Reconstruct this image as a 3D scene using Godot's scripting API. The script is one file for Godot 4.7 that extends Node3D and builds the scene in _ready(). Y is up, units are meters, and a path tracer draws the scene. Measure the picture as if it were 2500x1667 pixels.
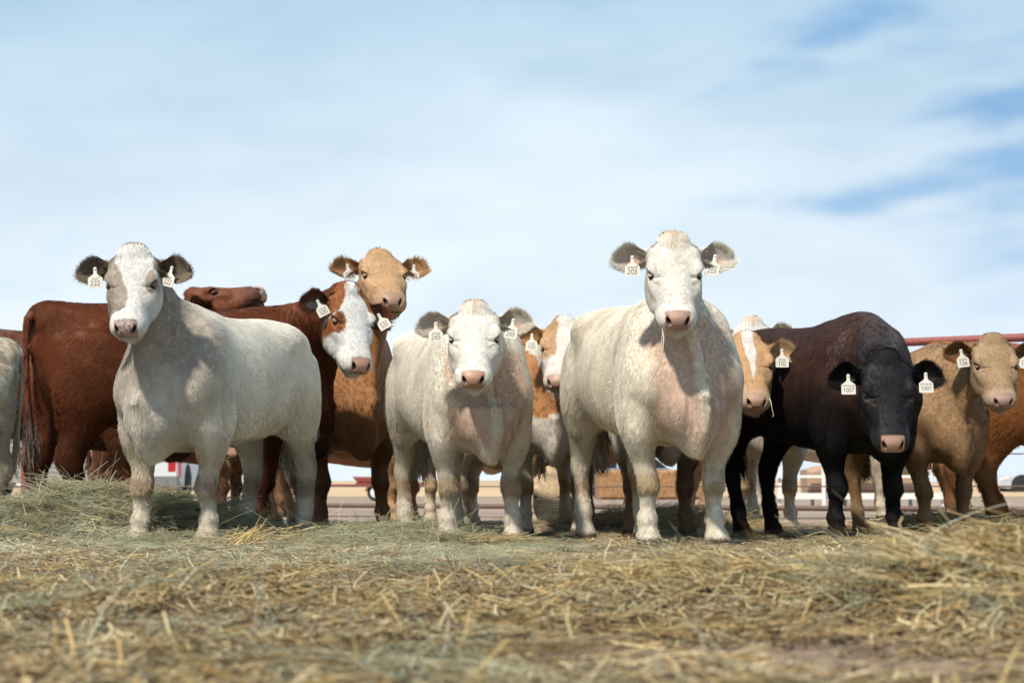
extends Node3D
# A herd of beef heifers on scattered hay, seen from knee height with a 70 mm lens.

var rng := RandomNumberGenerator.new()
var noise := FastNoiseLite.new()
var noise2 := FastNoiseLite.new()
var DRAFT := false

# ---- the resting cow (mesh template) ----
const NECK_FOOT := Vector3(0, 0.98, 0.50)
const HEAD_JOINT := Vector3(0, 1.36, 0.90)
const POLL := Vector3(0, 1.474, 0.987)
var head_basis := Basis(Vector3(1, 0, 0), Vector3(0, 0.469, 0.883), Vector3(0, -0.883, 0.469))
enum { BODY, HEAD, EAR_IN, EAR_OUT, TAIL }
var tv := PackedVector3Array()
var tn := PackedVector3Array()
var th := PackedVector3Array()
var tk := PackedByteArray()
var ti := PackedInt32Array()
var tri_head_from := 0
var tri_ear_from := 0
var tri_tail_from := 0


func _ready() -> void:
	rng.seed = 20240
	noise.seed = 7
	noise.noise_type = FastNoiseLite.TYPE_SIMPLEX_SMOOTH
	noise.fractal_octaves = 3
	noise.frequency = 1.0
	noise2.seed = 31
	noise2.noise_type = FastNoiseLite.TYPE_SIMPLEX_SMOOTH
	noise2.fractal_octaves = 1
	noise2.frequency = 1.0
	camera_and_light()
	make_materials()
	ground()
	background()
	template()
	herd()
	hay()
	small_things()


func camera_and_light() -> void:
	var cam := Camera3D.new()
	cam.name = "camera"
	cam.fov = 19.46
	cam.near = 0.05
	cam.far = 3000.0
	var at := CameraAttributesPhysical.new()
	at.frustum_focal_length = 70.0
	at.frustum_focus_distance = 10.2
	at.exposure_aperture = 5.0
	at.frustum_near = 0.05
	at.frustum_far = 3000.0
	cam.attributes = at
	add_child(cam)
	cam.position = Vector3(0, 0.30, 0)
	cam.rotation_degrees = Vector3(4.19, 0, 0)
	cam.current = true
	cam.fov = 19.46
	var sun := DirectionalLight3D.new()
	sun.name = "sun"
	sun.light_energy = 1.38
	sun.light_color = Color(1.0, 0.955, 0.89)
	sun.light_angular_distance = 3.0
	sun.shadow_enabled = true
	sun.sky_mode = DirectionalLight3D.SKY_MODE_LIGHT_ONLY
	add_child(sun)
	sun.look_at_from_position(Vector3(-0.33, 0.80, 0.53), Vector3.ZERO, Vector3.UP)
	var env := Environment.new()
	env.background_mode = Environment.BG_SKY
	env.tonemap_mode = Environment.TONE_MAPPER_LINEAR
	env.tonemap_exposure = 1.42
	env.sdfgi_enabled = true
	env.ssao_enabled = true
	env.ssil_enabled = true
	var sm := PanoramaSkyMaterial.new()
	sm.panorama = sky_picture()
	var sky := Sky.new()
	sky.sky_material = sm
	env.sky = sky
	var we := WorldEnvironment.new()
	we.name = "world"
	we.environment = env
	add_child(we)


func sky_picture() -> ImageTexture:
	# thin high cloud over blue: streaks on a cloud sheet far above, the air whitening towards the horizon
	var w := 2048
	var h := 1024
	var im := Image.create(w, h, false, Image.FORMAT_RGBF)
	var n := FastNoiseLite.new()
	n.seed = 11
	n.noise_type = FastNoiseLite.TYPE_SIMPLEX_SMOOTH
	n.frequency = 1.0
	n.fractal_octaves = 5
	n.fractal_gain = 0.52
	var big := FastNoiseLite.new()
	big.seed = 5
	big.noise_type = FastNoiseLite.TYPE_SIMPLEX_SMOOTH
	big.frequency = 1.0
	big.fractal_octaves = 2
	for y in h:
		var el := (0.5 - (y + 0.5) / h) * PI
		if el < -0.02:
			continue
		for x in w:
			var az := wrapf((x + 0.5) / w * TAU, -PI, PI)      # 0 is straight ahead (-z), positive to the right
			var e := rad_to_deg(el)
			var a := rad_to_deg(az)
			# slanting streaks, laid out by direction; wrapped round the sky
			var ca := cos(az)
			var sa := sin(az)
			var streak := n.get_noise_3d(sa * 5.2 + e * 0.045, ca * 5.2, e * 0.24 - sa * 0.9)
			var wisps := n.get_noise_3d(sa * 9.0 + 7.0, ca * 9.0, e * 0.75 - a * 0.07 * ca)
			var mass := big.get_noise_3d(sa * 3.4, ca * 3.4, e * 0.07 + 3.0)
			var b := mass * 0.40 + streak * 0.60 + wisps * 0.35 - 0.10
			# the sheet thins towards the right of the view: slanting gaps high up, a long level one lower down
			b += 0.24 * smoothstep(2.0, 13.0, a) * smoothstep(34.0, 20.0, a)
			b += (0.42 + 0.9 * wisps) * exp(-pow((a - 15.5) / 4.2, 2.0) - pow((e - 10.0) / 2.5, 2.0))
			b += (0.36 + 0.9 * wisps) * exp(-pow((a - 9.0) / 4.2, 2.0) - pow((e - 12.2 - (a - 9.0) * 0.30) / 1.3, 2.0))
			b += (0.42 + 0.8 * wisps) * exp(-pow((a - 9.5) / 5.2, 2.0) - pow((e - 8.0 - 0.02 * (a - 10.0)) / 0.45, 2.0))
			b += 0.20 * exp(-pow((a + 8.5) / 2.6, 2.0) - pow((e - 9.9) / 0.5, 2.0)) + 0.18 * exp(-pow((a - 1.0) / 1.6, 2.0) - pow((e - 6.7) / 0.5, 2.0))
			b -= 0.22 * exp(-pow((a + 1.0) / 9.0, 2.0) - pow((e - 8.0) / 5.0, 2.0))
			var blue := clampf(b * 0.9 + 0.02, 0.0, 1.0)
			blue = blue * blue * (3.0 - 2.0 * blue)
			var lift := clampf((e - 3.5) / 11.5, 0.0, 1.0)
			var cloud := Vector3(0.785, 0.875, 0.945).lerp(Vector3(0.405, 0.595, 0.765), pow(lift, 1.15))
			cloud += Vector3(0.065, 0.055, 0.045) * clampf(streak * 1.9 + wisps * 0.8, -1.0, 1.0)
			cloud += Vector3(0.10, 0.085, 0.06) * exp(-pow((a - 0.5) / 7.5, 2.0) - pow((e - 9.0) / 3.5, 2.0))
			var air := Vector3(0.40, 0.65, 0.87).lerp(Vector3(0.105, 0.325, 0.645), clampf(e / 11.0, 0.0, 1.0))
			var low := exp(-pow((e - 2.2) / 1.5, 2.0)) * 0.22 * (0.5 + 0.5 * clampf(absf(a) / 14.0, 0.0, 1.0))
			var c := cloud.lerp(air, clampf(blue * 0.74 + low, 0.0, 1.0))
			c *= 0.765
			im.set_pixel(x, y, Color(c.x, c.y, c.z))
	return ImageTexture.create_from_image(im)


# ------------------------------------------------------------------ helpers
func numbered(called: String) -> String:
	if not has_node(NodePath(called)):
		return called
	var k := 1
	while has_node(NodePath("%s_%03d" % [called, k])):
		k += 1
	return "%s_%03d" % [called, k]


func thing(called: String, label: String, category: String, group := "") -> Node3D:
	var o := Node3D.new()
	o.name = numbered(called)
	add_child(o)
	tag(o, label, category, group)
	return o


func tag(o: Node, label: String, category: String, group := "", kind := "") -> void:
	if label:
		o.set_meta("label", label)
	if category:
		o.set_meta("category", category)
	if group:
		o.set_meta("group", group)
	if kind:
		o.set_meta("kind", kind)


func part(called: String, mesh: Mesh, mat: Material, parent: Node, xf := Transform3D()) -> MeshInstance3D:
	var o := MeshInstance3D.new()
	var nm := called
	var k := 1
	while parent.has_node(NodePath(nm)):
		nm = "%s_%03d" % [called, k]
		k += 1
	o.name = nm
	o.mesh = mesh
	o.material_override = mat
	o.transform = xf
	parent.add_child(o)
	return o


func lin(r: float, g: float, b: float) -> Color:
	return Color(r, g, b).linear_to_srgb()


func plain(r: float, g: float, b: float, rough := 0.8, metal := 0.0) -> StandardMaterial3D:
	var m := StandardMaterial3D.new()
	m.albedo_color = lin(r, g, b)
	m.roughness = rough
	m.metallic = metal
	return m


func box(size: Vector3) -> BoxMesh:
	var b := BoxMesh.new()
	b.size = size
	return b


func cyl(r: float, length: float, sides := 16, r2 := -1.0) -> CylinderMesh:
	var c := CylinderMesh.new()
	c.bottom_radius = r
	c.top_radius = r if r2 < 0.0 else r2
	c.height = length
	c.radial_segments = sides
	c.rings = 1
	return c


func at(x: float, y: float, z: float) -> Transform3D:
	return Transform3D(Basis(), Vector3(x, y, z))


func between(a: Vector3, b: Vector3) -> Transform3D:
	# turns a cylinder's axis (y) from a to b
	var y := (b - a).normalized()
	var x := y.cross(Vector3(0.3, 0.1, 0.9)).normalized()
	return Transform3D(Basis(x, y, x.cross(y)), (a + b) * 0.5)


func array_mesh(v: PackedVector3Array, n: PackedVector3Array, idx: PackedInt32Array, col := PackedColorArray(), uv := PackedVector2Array()) -> ArrayMesh:
	var arr := []
	arr.resize(Mesh.ARRAY_MAX)
	arr[Mesh.ARRAY_VERTEX] = v
	if n.size():
		arr[Mesh.ARRAY_NORMAL] = n
	if col.size():
		arr[Mesh.ARRAY_COLOR] = col
	if uv.size():
		arr[Mesh.ARRAY_TEX_UV] = uv
	arr[Mesh.ARRAY_INDEX] = idx
	var m := ArrayMesh.new()
	m.add_surface_from_arrays(Mesh.PRIMITIVE_TRIANGLES, arr)
	return m


func tube(path: Array, radii: Array, sides := 6) -> ArrayMesh:
	var v := PackedVector3Array()
	var n := PackedVector3Array()
	var idx := PackedInt32Array()
	var m := path.size()
	for i in m:
		var p: Vector3 = path[i]
		var d: Vector3 = (path[mini(i + 1, m - 1)] - path[maxi(i - 1, 0)]).normalized()
		var x := d.cross(Vector3(0.21, 0.35, 0.91)).normalized()
		var y := d.cross(x)
		for k in sides:
			var a := TAU * k / sides
			var r := x * cos(a) + y * sin(a)
			v.append(p + r * radii[i])
			n.append(r)
	for i in m - 1:
		for k in sides:
			var a := i * sides + k
			var b := i * sides + (k + 1) % sides
			quad(idx, v, n, a, b, b + sides, a + sides)
	return array_mesh(v, n, idx)


func quad(idx: PackedInt32Array, v: PackedVector3Array, n: PackedVector3Array, a: int, b: int, c: int, d: int) -> void:
	# winds both triangles so that their front (clockwise) looks along the normals
	var g := (v[c] - v[a]).cross(v[d] - v[b])
	if g.dot(n[a] + n[b] + n[c] + n[d]) > 0.0:
		idx.append_array(PackedInt32Array([a, c, b, a, d, c]))
	else:
		idx.append_array(PackedInt32Array([a, b, c, a, c, d]))


func curve(rows: Array, t: float) -> PackedFloat32Array:
	# smooth table look-up: rows [t, a, b, ...]
	var m := rows.size()
	var i := 0
	while i < m - 2 and t > rows[i + 1][0]:
		i += 1
	var r0: Array = rows[maxi(i - 1, 0)]
	var r1: Array = rows[i]
	var r2: Array = rows[i + 1]
	var r3: Array = rows[mini(i + 2, m - 1)]
	var d: float = r2[0] - r1[0]
	var u := clampf((t - r1[0]) / d, 0.0, 1.0)
	var out := PackedFloat32Array()
	for k in range(1, r1.size()):
		var m1: float = (r2[k] - r0[k]) / maxf(r2[0] - r0[0], 1e-5) * d
		var m2: float = (r3[k] - r1[k]) / maxf(r3[0] - r1[0], 1e-5) * d
		var u2 := u * u
		var u3 := u2 * u
		out.append((2 * u3 - 3 * u2 + 1) * r1[k] + (u3 - 2 * u2 + u) * m1 + (-2 * u3 + 3 * u2) * r2[k] + (u3 - u2) * m2)
	return out


func smin(a: float, b: float, k: float) -> float:
	var h := maxf(k - absf(a - b), 0.0) / k
	return minf(a, b) - h * h * k * 0.25


func ell(x: float, y: float, z: float, c: Vector3, r: Vector3) -> float:
	var a := (x - c.x) / r.x
	var b := (y - c.y) / r.y
	var e := (z - c.z) / r.z
	return (sqrt(a * a + b * b + e * e) - 1.0) * minf(r.x, minf(r.y, r.z))


# ------------------------------------------------------------------ the resting cow
var torso_at: Array = []
var front_leg_at: Array = []
var hind_leg_at: Array = []
const TORSO := [
	[-0.83, 0.05, 1.06, 0.96], [-0.79, 0.13, 1.16, 0.84], [-0.72, 0.205, 1.215, 0.72], [-0.60, 0.250, 1.245, 0.64], [-0.40, 0.268, 1.255, 0.60],
	[-0.15, 0.290, 1.235, 0.55], [0.10, 0.300, 1.228, 0.515], [0.30, 0.272, 1.24, 0.495], [0.46, 0.245, 1.238, 0.49],
	[0.60, 0.225, 1.16, 0.49], [0.72, 0.185, 1.04, 0.50], [0.80, 0.120, 0.91, 0.56], [0.85, 0.05, 0.78, 0.66]]
const FRONT_LEG := [
	[0.0, 0.174, 0.54, 0.062, 0.072], [0.045, 0.174, 0.53, 0.059, 0.066], [0.09, 0.173, 0.512, 0.044, 0.047], [0.135, 0.172, 0.501, 0.050, 0.053],
	[0.19, 0.170, 0.497, 0.036, 0.041], [0.24, 0.168, 0.501, 0.040, 0.046], [0.285, 0.167, 0.512, 0.054, 0.058], [0.325, 0.168, 0.506, 0.054, 0.058],
	[0.38, 0.175, 0.493, 0.050, 0.062], [0.45, 0.187, 0.490, 0.060, 0.080], [0.53, 0.200, 0.492, 0.075, 0.106], [0.68, 0.206, 0.495, 0.090, 0.145],
	[0.85, 0.188, 0.490, 0.094, 0.165], [1.0, 0.150, 0.46, 0.080, 0.150], [1.10, 0.13, 0.44, 0.05, 0.10]]
const HIND_LEG := [
	[0.0, 0.152, -0.585, 0.058, 0.070], [0.05, 0.152, -0.598, 0.055, 0.064], [0.10, 0.152, -0.618, 0.043, 0.047], [0.15, 0.152, -0.634, 0.049, 0.054],
	[0.24, 0.151, -0.658, 0.036, 0.045], [0.33, 0.150, -0.684, 0.040, 0.055], [0.40, 0.150, -0.697, 0.049, 0.074], [0.46, 0.151, -0.681, 0.053, 0.082],
	[0.53, 0.154, -0.640, 0.066, 0.098], [0.62, 0.160, -0.590, 0.088, 0.142], [0.72, 0.165, -0.560, 0.114, 0.19], [0.85, 0.160, -0.545, 0.126, 0.22],
	[1.0, 0.145, -0.56, 0.115, 0.19], [1.12, 0.12, -0.58, 0.07, 0.12]]
const FACE := [
	[-0.014, 0.042, -0.022, -0.085], [0.015, 0.070, 0.002, -0.115], [0.05, 0.100, 0.009, -0.135], [0.10, 0.123, 0.011, -0.15], [0.15, 0.126, 0.008, -0.155],
	[0.20, 0.116, 0.000, -0.15], [0.25, 0.094, -0.006, -0.145], [0.31, 0.084, -0.009, -0.135], [0.37, 0.079, -0.009, -0.125], [0.415, 0.075, -0.013, -0.118],
	[0.445, 0.064, -0.024, -0.108], [0.465, 0.040, -0.042, -0.088]]
const JAW := [
	[0.05, 0.060, -0.08, -0.17], [0.10, 0.092, -0.06, -0.215], [0.16, 0.116, -0.06, -0.245], [0.22, 0.122, -0.055, -0.24], [0.28, 0.115, -0.06, -0.212],
	[0.34, 0.101, -0.065, -0.178], [0.40, 0.078, -0.080, -0.157], [0.44, 0.048, -0.10, -0.145]]


func leg_f(x: float, y: float, z: float, row: PackedFloat32Array, top: float) -> float:
	var a := (x - row[0]) / row[2]
	var b := (z - row[1]) / row[3]
	var d := (sqrt(a * a + b * b) - 1.0) * minf(row[2], row[3])
	if y > top:
		d += (y - top) * 1.2
	return maxf(d, -y)


func body_f(x: float, y: float, z: float, t: PackedFloat32Array, fl: PackedFloat32Array, hl: PackedFloat32Array) -> float:
	# torso
	var cy := (t[1] + t[2]) * 0.5
	var b := (t[1] - t[2]) * 0.5
	var a := t[0]
	var dy := (y - cy) / b
	# the belly is rounder than the back
	var wide := a * (1.0 - 0.07 * dy + (0.07 + 0.22 * minf(dy, 0.0) - 0.04) * smoothstep(0.2, 0.6, z))
	var k := pow(pow(absf(x) / wide, 2.3) + pow(absf(dy), 2.3), 1.0 / 2.3)
	var d := (k - 1.0) * minf(a, b)
	if z < -0.83:
		d += -0.83 - z
	elif z > 0.85:
		d += z - 0.85
	if z > 0.0 and z < 1.1 and y > 0.40:
		# neck
		var py := y - NECK_FOOT.y
		var pz := z - NECK_FOOT.z
		var s := (py * 0.38 + pz * 0.40) / 0.5517
		var q := (py * 0.40 - pz * 0.38) / 0.5517
		var u := s / 0.5517
		var uc := clampf(u, -0.25, 1.05)
		var hw := lerpf(0.150, 0.088, clampf(uc, 0.0, 1.0))
		var hv := lerpf(0.30, 0.150, clampf(pow(maxf(uc, 0.0), 0.8), 0.0, 1.0))
		q += 0.03 * sin(clampf(uc, 0.0, 1.0) * PI)
		var over := (u - uc) * 0.5517 / 0.10
		var kn := sqrt(pow(x / hw, 2.0) + pow(q / hv, 2.0) + over * over)
		d = smin(d, (kn - 1.0) * hw * 0.9, 0.09)
		# dewlap: a thin fold from throat to brisket
		var dl := ell(x, y, z, Vector3(0, 0.82, 0.80), Vector3(0.040, 0.30, 0.085))
		d = smin(d, dl, 0.06)
	if z > 0.15:
		# brisket, points of the shoulders, shoulder blades, the breast muscles either side of a cleft
		d = smin(d, ell(x, y, z, Vector3(0, 0.60, 0.74), Vector3(0.075, 0.15, 0.135)), 0.06)
		d = smin(d, ell(x, y, z, Vector3(0.082, 0.66, 0.75), Vector3(0.060, 0.12, 0.09)), 0.035)
		d = smin(d, ell(x, y, z, Vector3(0.192, 0.80, 0.635), Vector3(0.075, 0.12, 0.105)), 0.06)
		d = smin(d, ell(x, y, z, Vector3(0.198, 0.92, 0.50), Vector3(0.062, 0.19, 0.10)), 0.10)
		d = smin(d, ell(x, y, z, Vector3(0.205, 0.60, 0.545), Vector3(0.070, 0.13, 0.095)), 0.04)
	if y < 1.25:
		if z > 0.0 and z < 0.95:
			d = smin(d, leg_f(x, y, z, fl, 1.02), 0.05)
		elif z < 0.0:
			d = smin(d, leg_f(x, y, z, hl, 1.05), 0.06)
	if z < -0.05 and y > 0.8:
		d = smin(d, ell(x, y, z, Vector3(0.19, 1.13, -0.40), Vector3(0.07, 0.06, 0.10)), 0.12)
		d = smin(d, ell(x, y, z, Vector3(0.085, 1.13, -0.77), Vector3(0.05, 0.06, 0.06)), 0.08)
		d = smin(d, ell(x, y, z, Vector3(0, 1.20, -0.76), Vector3(0.04, 0.05, 0.09)), 0.08)
	return d


func head_f(x: float, y: float, z: float, f: PackedFloat32Array, j: PackedFloat32Array) -> float:
	var cy := (f[1] + f[2]) * 0.5
	var b := (f[1] - f[2]) * 0.5
	var k := pow(pow(absf(x) / f[0], 2.5) + pow(absf(y - cy) / b, 2.5), 0.4)
	var d := (k - 1.0) * minf(f[0], b)
	if z < -0.012:
		d = sqrt(pow(maxf(d, 0.0), 2.0) + pow(-0.012 - z, 2.0))
	elif z > 0.465:
		d = sqrt(pow(maxf(d, 0.0), 2.0) + pow(z - 0.465, 2.0))
	var jy := (j[1] + j[2]) * 0.5
	var jb := (j[1] - j[2]) * 0.5
	var dj := (sqrt(pow(x / j[0], 2.0) + pow((y - jy) / jb, 2.0)) - 1.0) * minf(j[0], jb)
	if z < 0.05:
		dj = sqrt(pow(maxf(dj, 0.0), 2.0) + pow(0.05 - z, 2.0))
	elif z > 0.44:
		dj = sqrt(pow(maxf(dj, 0.0), 2.0) + pow(z - 0.44, 2.0))
	d = smin(d, dj, 0.035)
	if z < 0.2:
		d = smin(d, ell(x, y, z, Vector3(0, -0.022, 0.002), Vector3(0.055, 0.036, 0.034)), 0.06)
		d = smin(d, ell(x, y, z, Vector3(0, -0.15, 0.05), Vector3(0.088, 0.105, 0.11)), 0.05)
		d = smin(d, ell(x, y, z, Vector3(0.095, -0.055, 0.075), Vector3(0.035, 0.04, 0.04)), 0.03)
	if z < 0.34 and z > 0.05:
		d = smin(d, ell(x, y, z, Vector3(0.112, -0.022, 0.163), Vector3(0.024, 0.022, 0.036)), 0.025)
		d = smin(d, ell(x, y, z, Vector3(0.098, -0.060, 0.235), Vector3(0.022, 0.018, 0.04)), 0.03)
		d = smin(d, ell(x, y, z, Vector3(0.080, -0.155, 0.195), Vector3(0.042, 0.085, 0.10)), 0.04)
		d = -smin(-d, ell(x, y, z, Vector3(0.092, -0.012, 0.217), Vector3(0.020, 0.012, 0.0050)), 0.010)
		# eye socket
		d = -smin(-d, ell(x, y, z, Vector3(0.124, -0.037, 0.192), Vector3(0.020, 0.018, 0.024)), 0.016)
	if z > 0.30:
		# lips and chin with the mouth line between
		d = smin(d, ell(x, y, z, Vector3(0.053, -0.080, 0.398), Vector3(0.036, 0.040, 0.055)), 0.030)
		var chin := ell(x, y, z, Vector3(0, -0.140, 0.398), Vector3(0.061, 0.030, 0.062))
		d = smin(d, chin, 0.012)
		d = -smin(-d, ell(x, y, z, Vector3(0, -0.112, 0.465), Vector3(0.075, 0.005, 0.045)), 0.010)
		# the flat wet pad stands a little proud, the nostrils go in
		d = smin(d, ell(x, y, z, Vector3(0, -0.054, 0.438), Vector3(0.050, 0.036, 0.032)), 0.016)
		var nx := x - 0.042
		var ny := y + 0.040
		var nz := z - 0.458
		var slant := nx * 0.55 + ny * 0.83
		var across := nx * 0.83 - ny * 0.55
		d = -smin(-d, (sqrt(pow(across / 0.0095, 2.0) + pow(slant / 0.019, 2.0) + pow(nz / 0.034, 2.0)) - 1.0) * 0.0095, 0.008)
	return d


func nets(f: PackedFloat32Array, nx: int, ny: int, nz: int, o: Vector3, h: float) -> Array:
	# surface nets of a half field (sample 0 in x lies at -h/2, mirrored): returns [vertices, normals, quads]
	var v := PackedVector3Array()
	var n := PackedVector3Array()
	var where := PackedInt32Array()
	where.resize(nx * ny * nz)
	where.fill(-1)
	var twin := PackedInt32Array()
	var sy := nx
	var sz := nx * ny
	for iz in nz - 1:
		for iy in ny - 1:
			var base := iz * sz + iy * sy
			for ix in nx - 1:
				var i := base + ix
				var a0 := f[i]
				var a1 := f[i + 1]
				var a2 := f[i + sy]
				var a3 := f[i + sy + 1]
				var a4 := f[i + sz]
				var a5 := f[i + sz + 1]
				var a6 := f[i + sz + sy]
				var a7 := f[i + sz + sy + 1]
				var c := int(a0 < 0) + int(a1 < 0) + int(a2 < 0) + int(a3 < 0) + int(a4 < 0) + int(a5 < 0) + int(a6 < 0) + int(a7 < 0)
				if c == 0 or c == 8:
					continue
				var s := Vector3.ZERO
				var m := 0
				if (a0 < 0) != (a1 < 0): s += Vector3(a0 / (a0 - a1), 0, 0); m += 1
				if (a2 < 0) != (a3 < 0): s += Vector3(a2 / (a2 - a3), 1, 0); m += 1
				if (a4 < 0) != (a5 < 0): s += Vector3(a4 / (a4 - a5), 0, 1); m += 1
				if (a6 < 0) != (a7 < 0): s += Vector3(a6 / (a6 - a7), 1, 1); m += 1
				if (a0 < 0) != (a2 < 0): s += Vector3(0, a0 / (a0 - a2), 0); m += 1
				if (a1 < 0) != (a3 < 0): s += Vector3(1, a1 / (a1 - a3), 0); m += 1
				if (a4 < 0) != (a6 < 0): s += Vector3(0, a4 / (a4 - a6), 1); m += 1
				if (a5 < 0) != (a7 < 0): s += Vector3(1, a5 / (a5 - a7), 1); m += 1
				if (a0 < 0) != (a4 < 0): s += Vector3(0, 0, a0 / (a0 - a4)); m += 1
				if (a1 < 0) != (a5 < 0): s += Vector3(1, 0, a1 / (a1 - a5)); m += 1
				if (a2 < 0) != (a6 < 0): s += Vector3(0, 1, a2 / (a2 - a6)); m += 1
				if (a3 < 0) != (a7 < 0): s += Vector3(1, 1, a3 / (a3 - a7)); m += 1
				s /= m
				var g := Vector3(a1 + a3 + a5 + a7 - a0 - a2 - a4 - a6, a2 + a3 + a6 + a7 - a0 - a1 - a4 - a5, a4 + a5 + a6 + a7 - a0 - a1 - a2 - a3)
				var p := o + Vector3(ix - 0.5 + s.x, iy + s.y, iz + s.z) * h
				if ix == 0:
					p.x = 0.0
					g.x = 0.0
				where[i] = v.size()
				v.append(p)
				n.append(g.normalized())
				twin.append(-1)
	var count := v.size()
	for i in count:
		if v[i].x == 0.0:
			twin[i] = i
		else:
			twin[i] = v.size()
			v.append(Vector3(-v[i].x, v[i].y, v[i].z))
			n.append(Vector3(-n[i].x, n[i].y, n[i].z))
	var tri := PackedInt32Array()
	for iz in range(1, nz - 1):
		for iy in range(1, ny - 1):
			for ix in range(1, nx - 1):
				var i := iz * sz + iy * sy + ix
				var s := f[i] < 0
				if s != (f[i + 1] < 0):
					both(tri, v, n, twin, where[i - sy - sz], where[i - sz], where[i], where[i - sy])
				if s != (f[i + sy] < 0):
					both(tri, v, n, twin, where[i - 1 - sz], where[i - sz], where[i], where[i - 1])
				if s != (f[i + sz] < 0):
					both(tri, v, n, twin, where[i - 1 - sy], where[i - sy], where[i], where[i - 1])
	return [v, n, tri]


func both(tri: PackedInt32Array, v: PackedVector3Array, n: PackedVector3Array, twin: PackedInt32Array, a: int, b: int, c: int, d: int) -> void:
	if a < 0 or b < 0 or c < 0 or d < 0:
		return
	quad(tri, v, n, a, b, c, d)
	quad(tri, v, n, twin[a], twin[b], twin[c], twin[d])


func template() -> void:
	# body
	var h := 0.022 if DRAFT else 0.0145
	var nx := int(0.37 / h) + 2
	var ny := int(1.56 / h) + 2
	var nz := int(1.98 / h) + 2
	var o := Vector3(0, -2 * h, -0.91)
	var f := PackedFloat32Array()
	f.resize(nx * ny * nz)
	var legs_f: Array = []
	var legs_h: Array = []
	for iy in ny:
		legs_f.append(curve(FRONT_LEG, o.y + iy * h))
		legs_h.append(curve(HIND_LEG, o.y + iy * h))
	var i := 0
	for iz in nz:
		var z := o.z + iz * h
		var t := curve(TORSO, z)
		for iy in ny:
			var y := o.y + iy * h
			var fl: PackedFloat32Array = legs_f[iy]
			var hl: PackedFloat32Array = legs_h[iy]
			for ix in nx:
				f[i] = body_f(absf((ix - 0.5) * h), y, z, t, fl, hl)
				i += 1
	var r := nets(f, nx, ny, nz, o, h)
	tv = r[0]
	tn = r[1]
	ti = r[2]
	th.resize(tv.size())
	tk.resize(tv.size())
	tk.fill(BODY)
	# coat clumps: low relief
	for k in tv.size():
		var p := tv[k]
		var amp := 0.003 + 0.003 * smoothstep(0.95, 0.5, p.y)
		tv[k] = p + tn[k] * (amp * noise.get_noise_3d(p.x * 14.0, p.y * 9.0, p.z * 14.0) - 0.002)
	# head
	h = 0.009 if DRAFT else 0.0062
	nx = int(0.16 / h) + 2
	ny = int(0.33 / h) + 2
	nz = int(0.60 / h) + 2
	o = Vector3(0, -0.285, -0.085)
	f.resize(nx * ny * nz)
	i = 0
	for iz in nz:
		var z := o.z + iz * h
		var fr := curve(FACE, z)
		var jr := curve(JAW, z)
		for iy in ny:
			var y := o.y + iy * h
			for ix in nx:
				f[i] = head_f(absf((ix - 0.5) * h), y, z, fr, jr)
				i += 1
	r = nets(f, nx, ny, nz, o, h)
	tri_head_from = ti.size()
	var base := tv.size()
	var hv: PackedVector3Array = r[0]
	var hn: PackedVector3Array = r[1]
	for k in hv.size():
		tv.append(POLL + head_basis * hv[k])
		tn.append(head_basis * hn[k])
		th.append(hv[k])
		tk.append(HEAD)
	for k in r[2]:
		ti.append(base + k)
	# ears: a cupped leaf with thickness; th holds (along, across, side)
	tri_ear_from = ti.size()
	for s in [-1.0, 1.0]:
		ear(s)
	# tail
	tri_tail_from = ti.size()
	var path: Array = []
	var radii: Array = []
	for k in 15:
		var u := k / 14.0
		var y := 1.225 - 0.03 * sin(u * PI) - 0.74 * u * u - 0.09 * u
		var z := -0.77 - 0.075 * smoothstep(0.0, 0.25, u) - 0.03 * sin(u * PI) + 0.02 * u
		path.append(Vector3(0.0, y, z))
		radii.append(lerpf(0.034, 0.014, smoothstep(0.0, 0.6, u)) + 0.010 * smoothstep(0.7, 0.95, u) * smoothstep(1.0, 0.97, u))
	var tm := tube(path, radii, 8).surface_get_arrays(0)
	base = tv.size()
	tv.append_array(tm[Mesh.ARRAY_VERTEX])
	tn.append_array(tm[Mesh.ARRAY_NORMAL])
	for k in tm[Mesh.ARRAY_VERTEX].size():
		th.append(Vector3.ZERO)
		tk.append(TAIL)
	for k in tm[Mesh.ARRAY_INDEX]:
		ti.append(base + k)


var ear_out := Vector3(0.965, -0.10, -0.06)
var ear_open := Vector3(0.12, 0.93, 0.34)


func ear_frame(s: float) -> Array:
	var e1 := Vector3(ear_out.x * s, ear_out.y, ear_out.z).normalized()
	var nn := Vector3(ear_open.x * s, ear_open.y, ear_open.z)
	nn = (nn - e1 * nn.dot(e1)).normalized()
	var e2 := nn.cross(e1) * s      # towards the lower rim (+z of the head)
	if e2.z < 0.0:
		e2 = -e2
	return [Vector3(0.098 * s, -0.062, 0.082), e1, e2, nn]


func ear_point(s: float, u: float, v: float, out: float) -> Vector3:
	var fr := ear_frame(s)
	# a narrow furry stalk that opens into a leaf
	var leaf := smoothstep(0.10, 0.52, u)
	var w := lerpf(0.021, 0.050, leaf) * lerpf(1.0, 0.86, smoothstep(0.6, 1.0, u))
	w *= sqrt(clampf((1.0 - u) * 3.6, 0.0, 1.0)) * 0.88 + 0.12
	var phi := lerpf(2.5, 0.72, smoothstep(0.05, 0.6, u))
	var rad := w / sin(minf(phi, PI * 0.5)) if phi < PI * 0.5 else w
	rad += out
	var bow: Vector3 = fr[3] * (-0.018 * sin(u * PI)) + fr[2] * (0.030 * u * u)
	return fr[0] + fr[1] * (0.168 * u) + bow + fr[2] * (rad * sin(v * phi)) + fr[3] * (rad * (1.0 - cos(v * phi)) - out - w * 0.75 * (1.0 - u))


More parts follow.
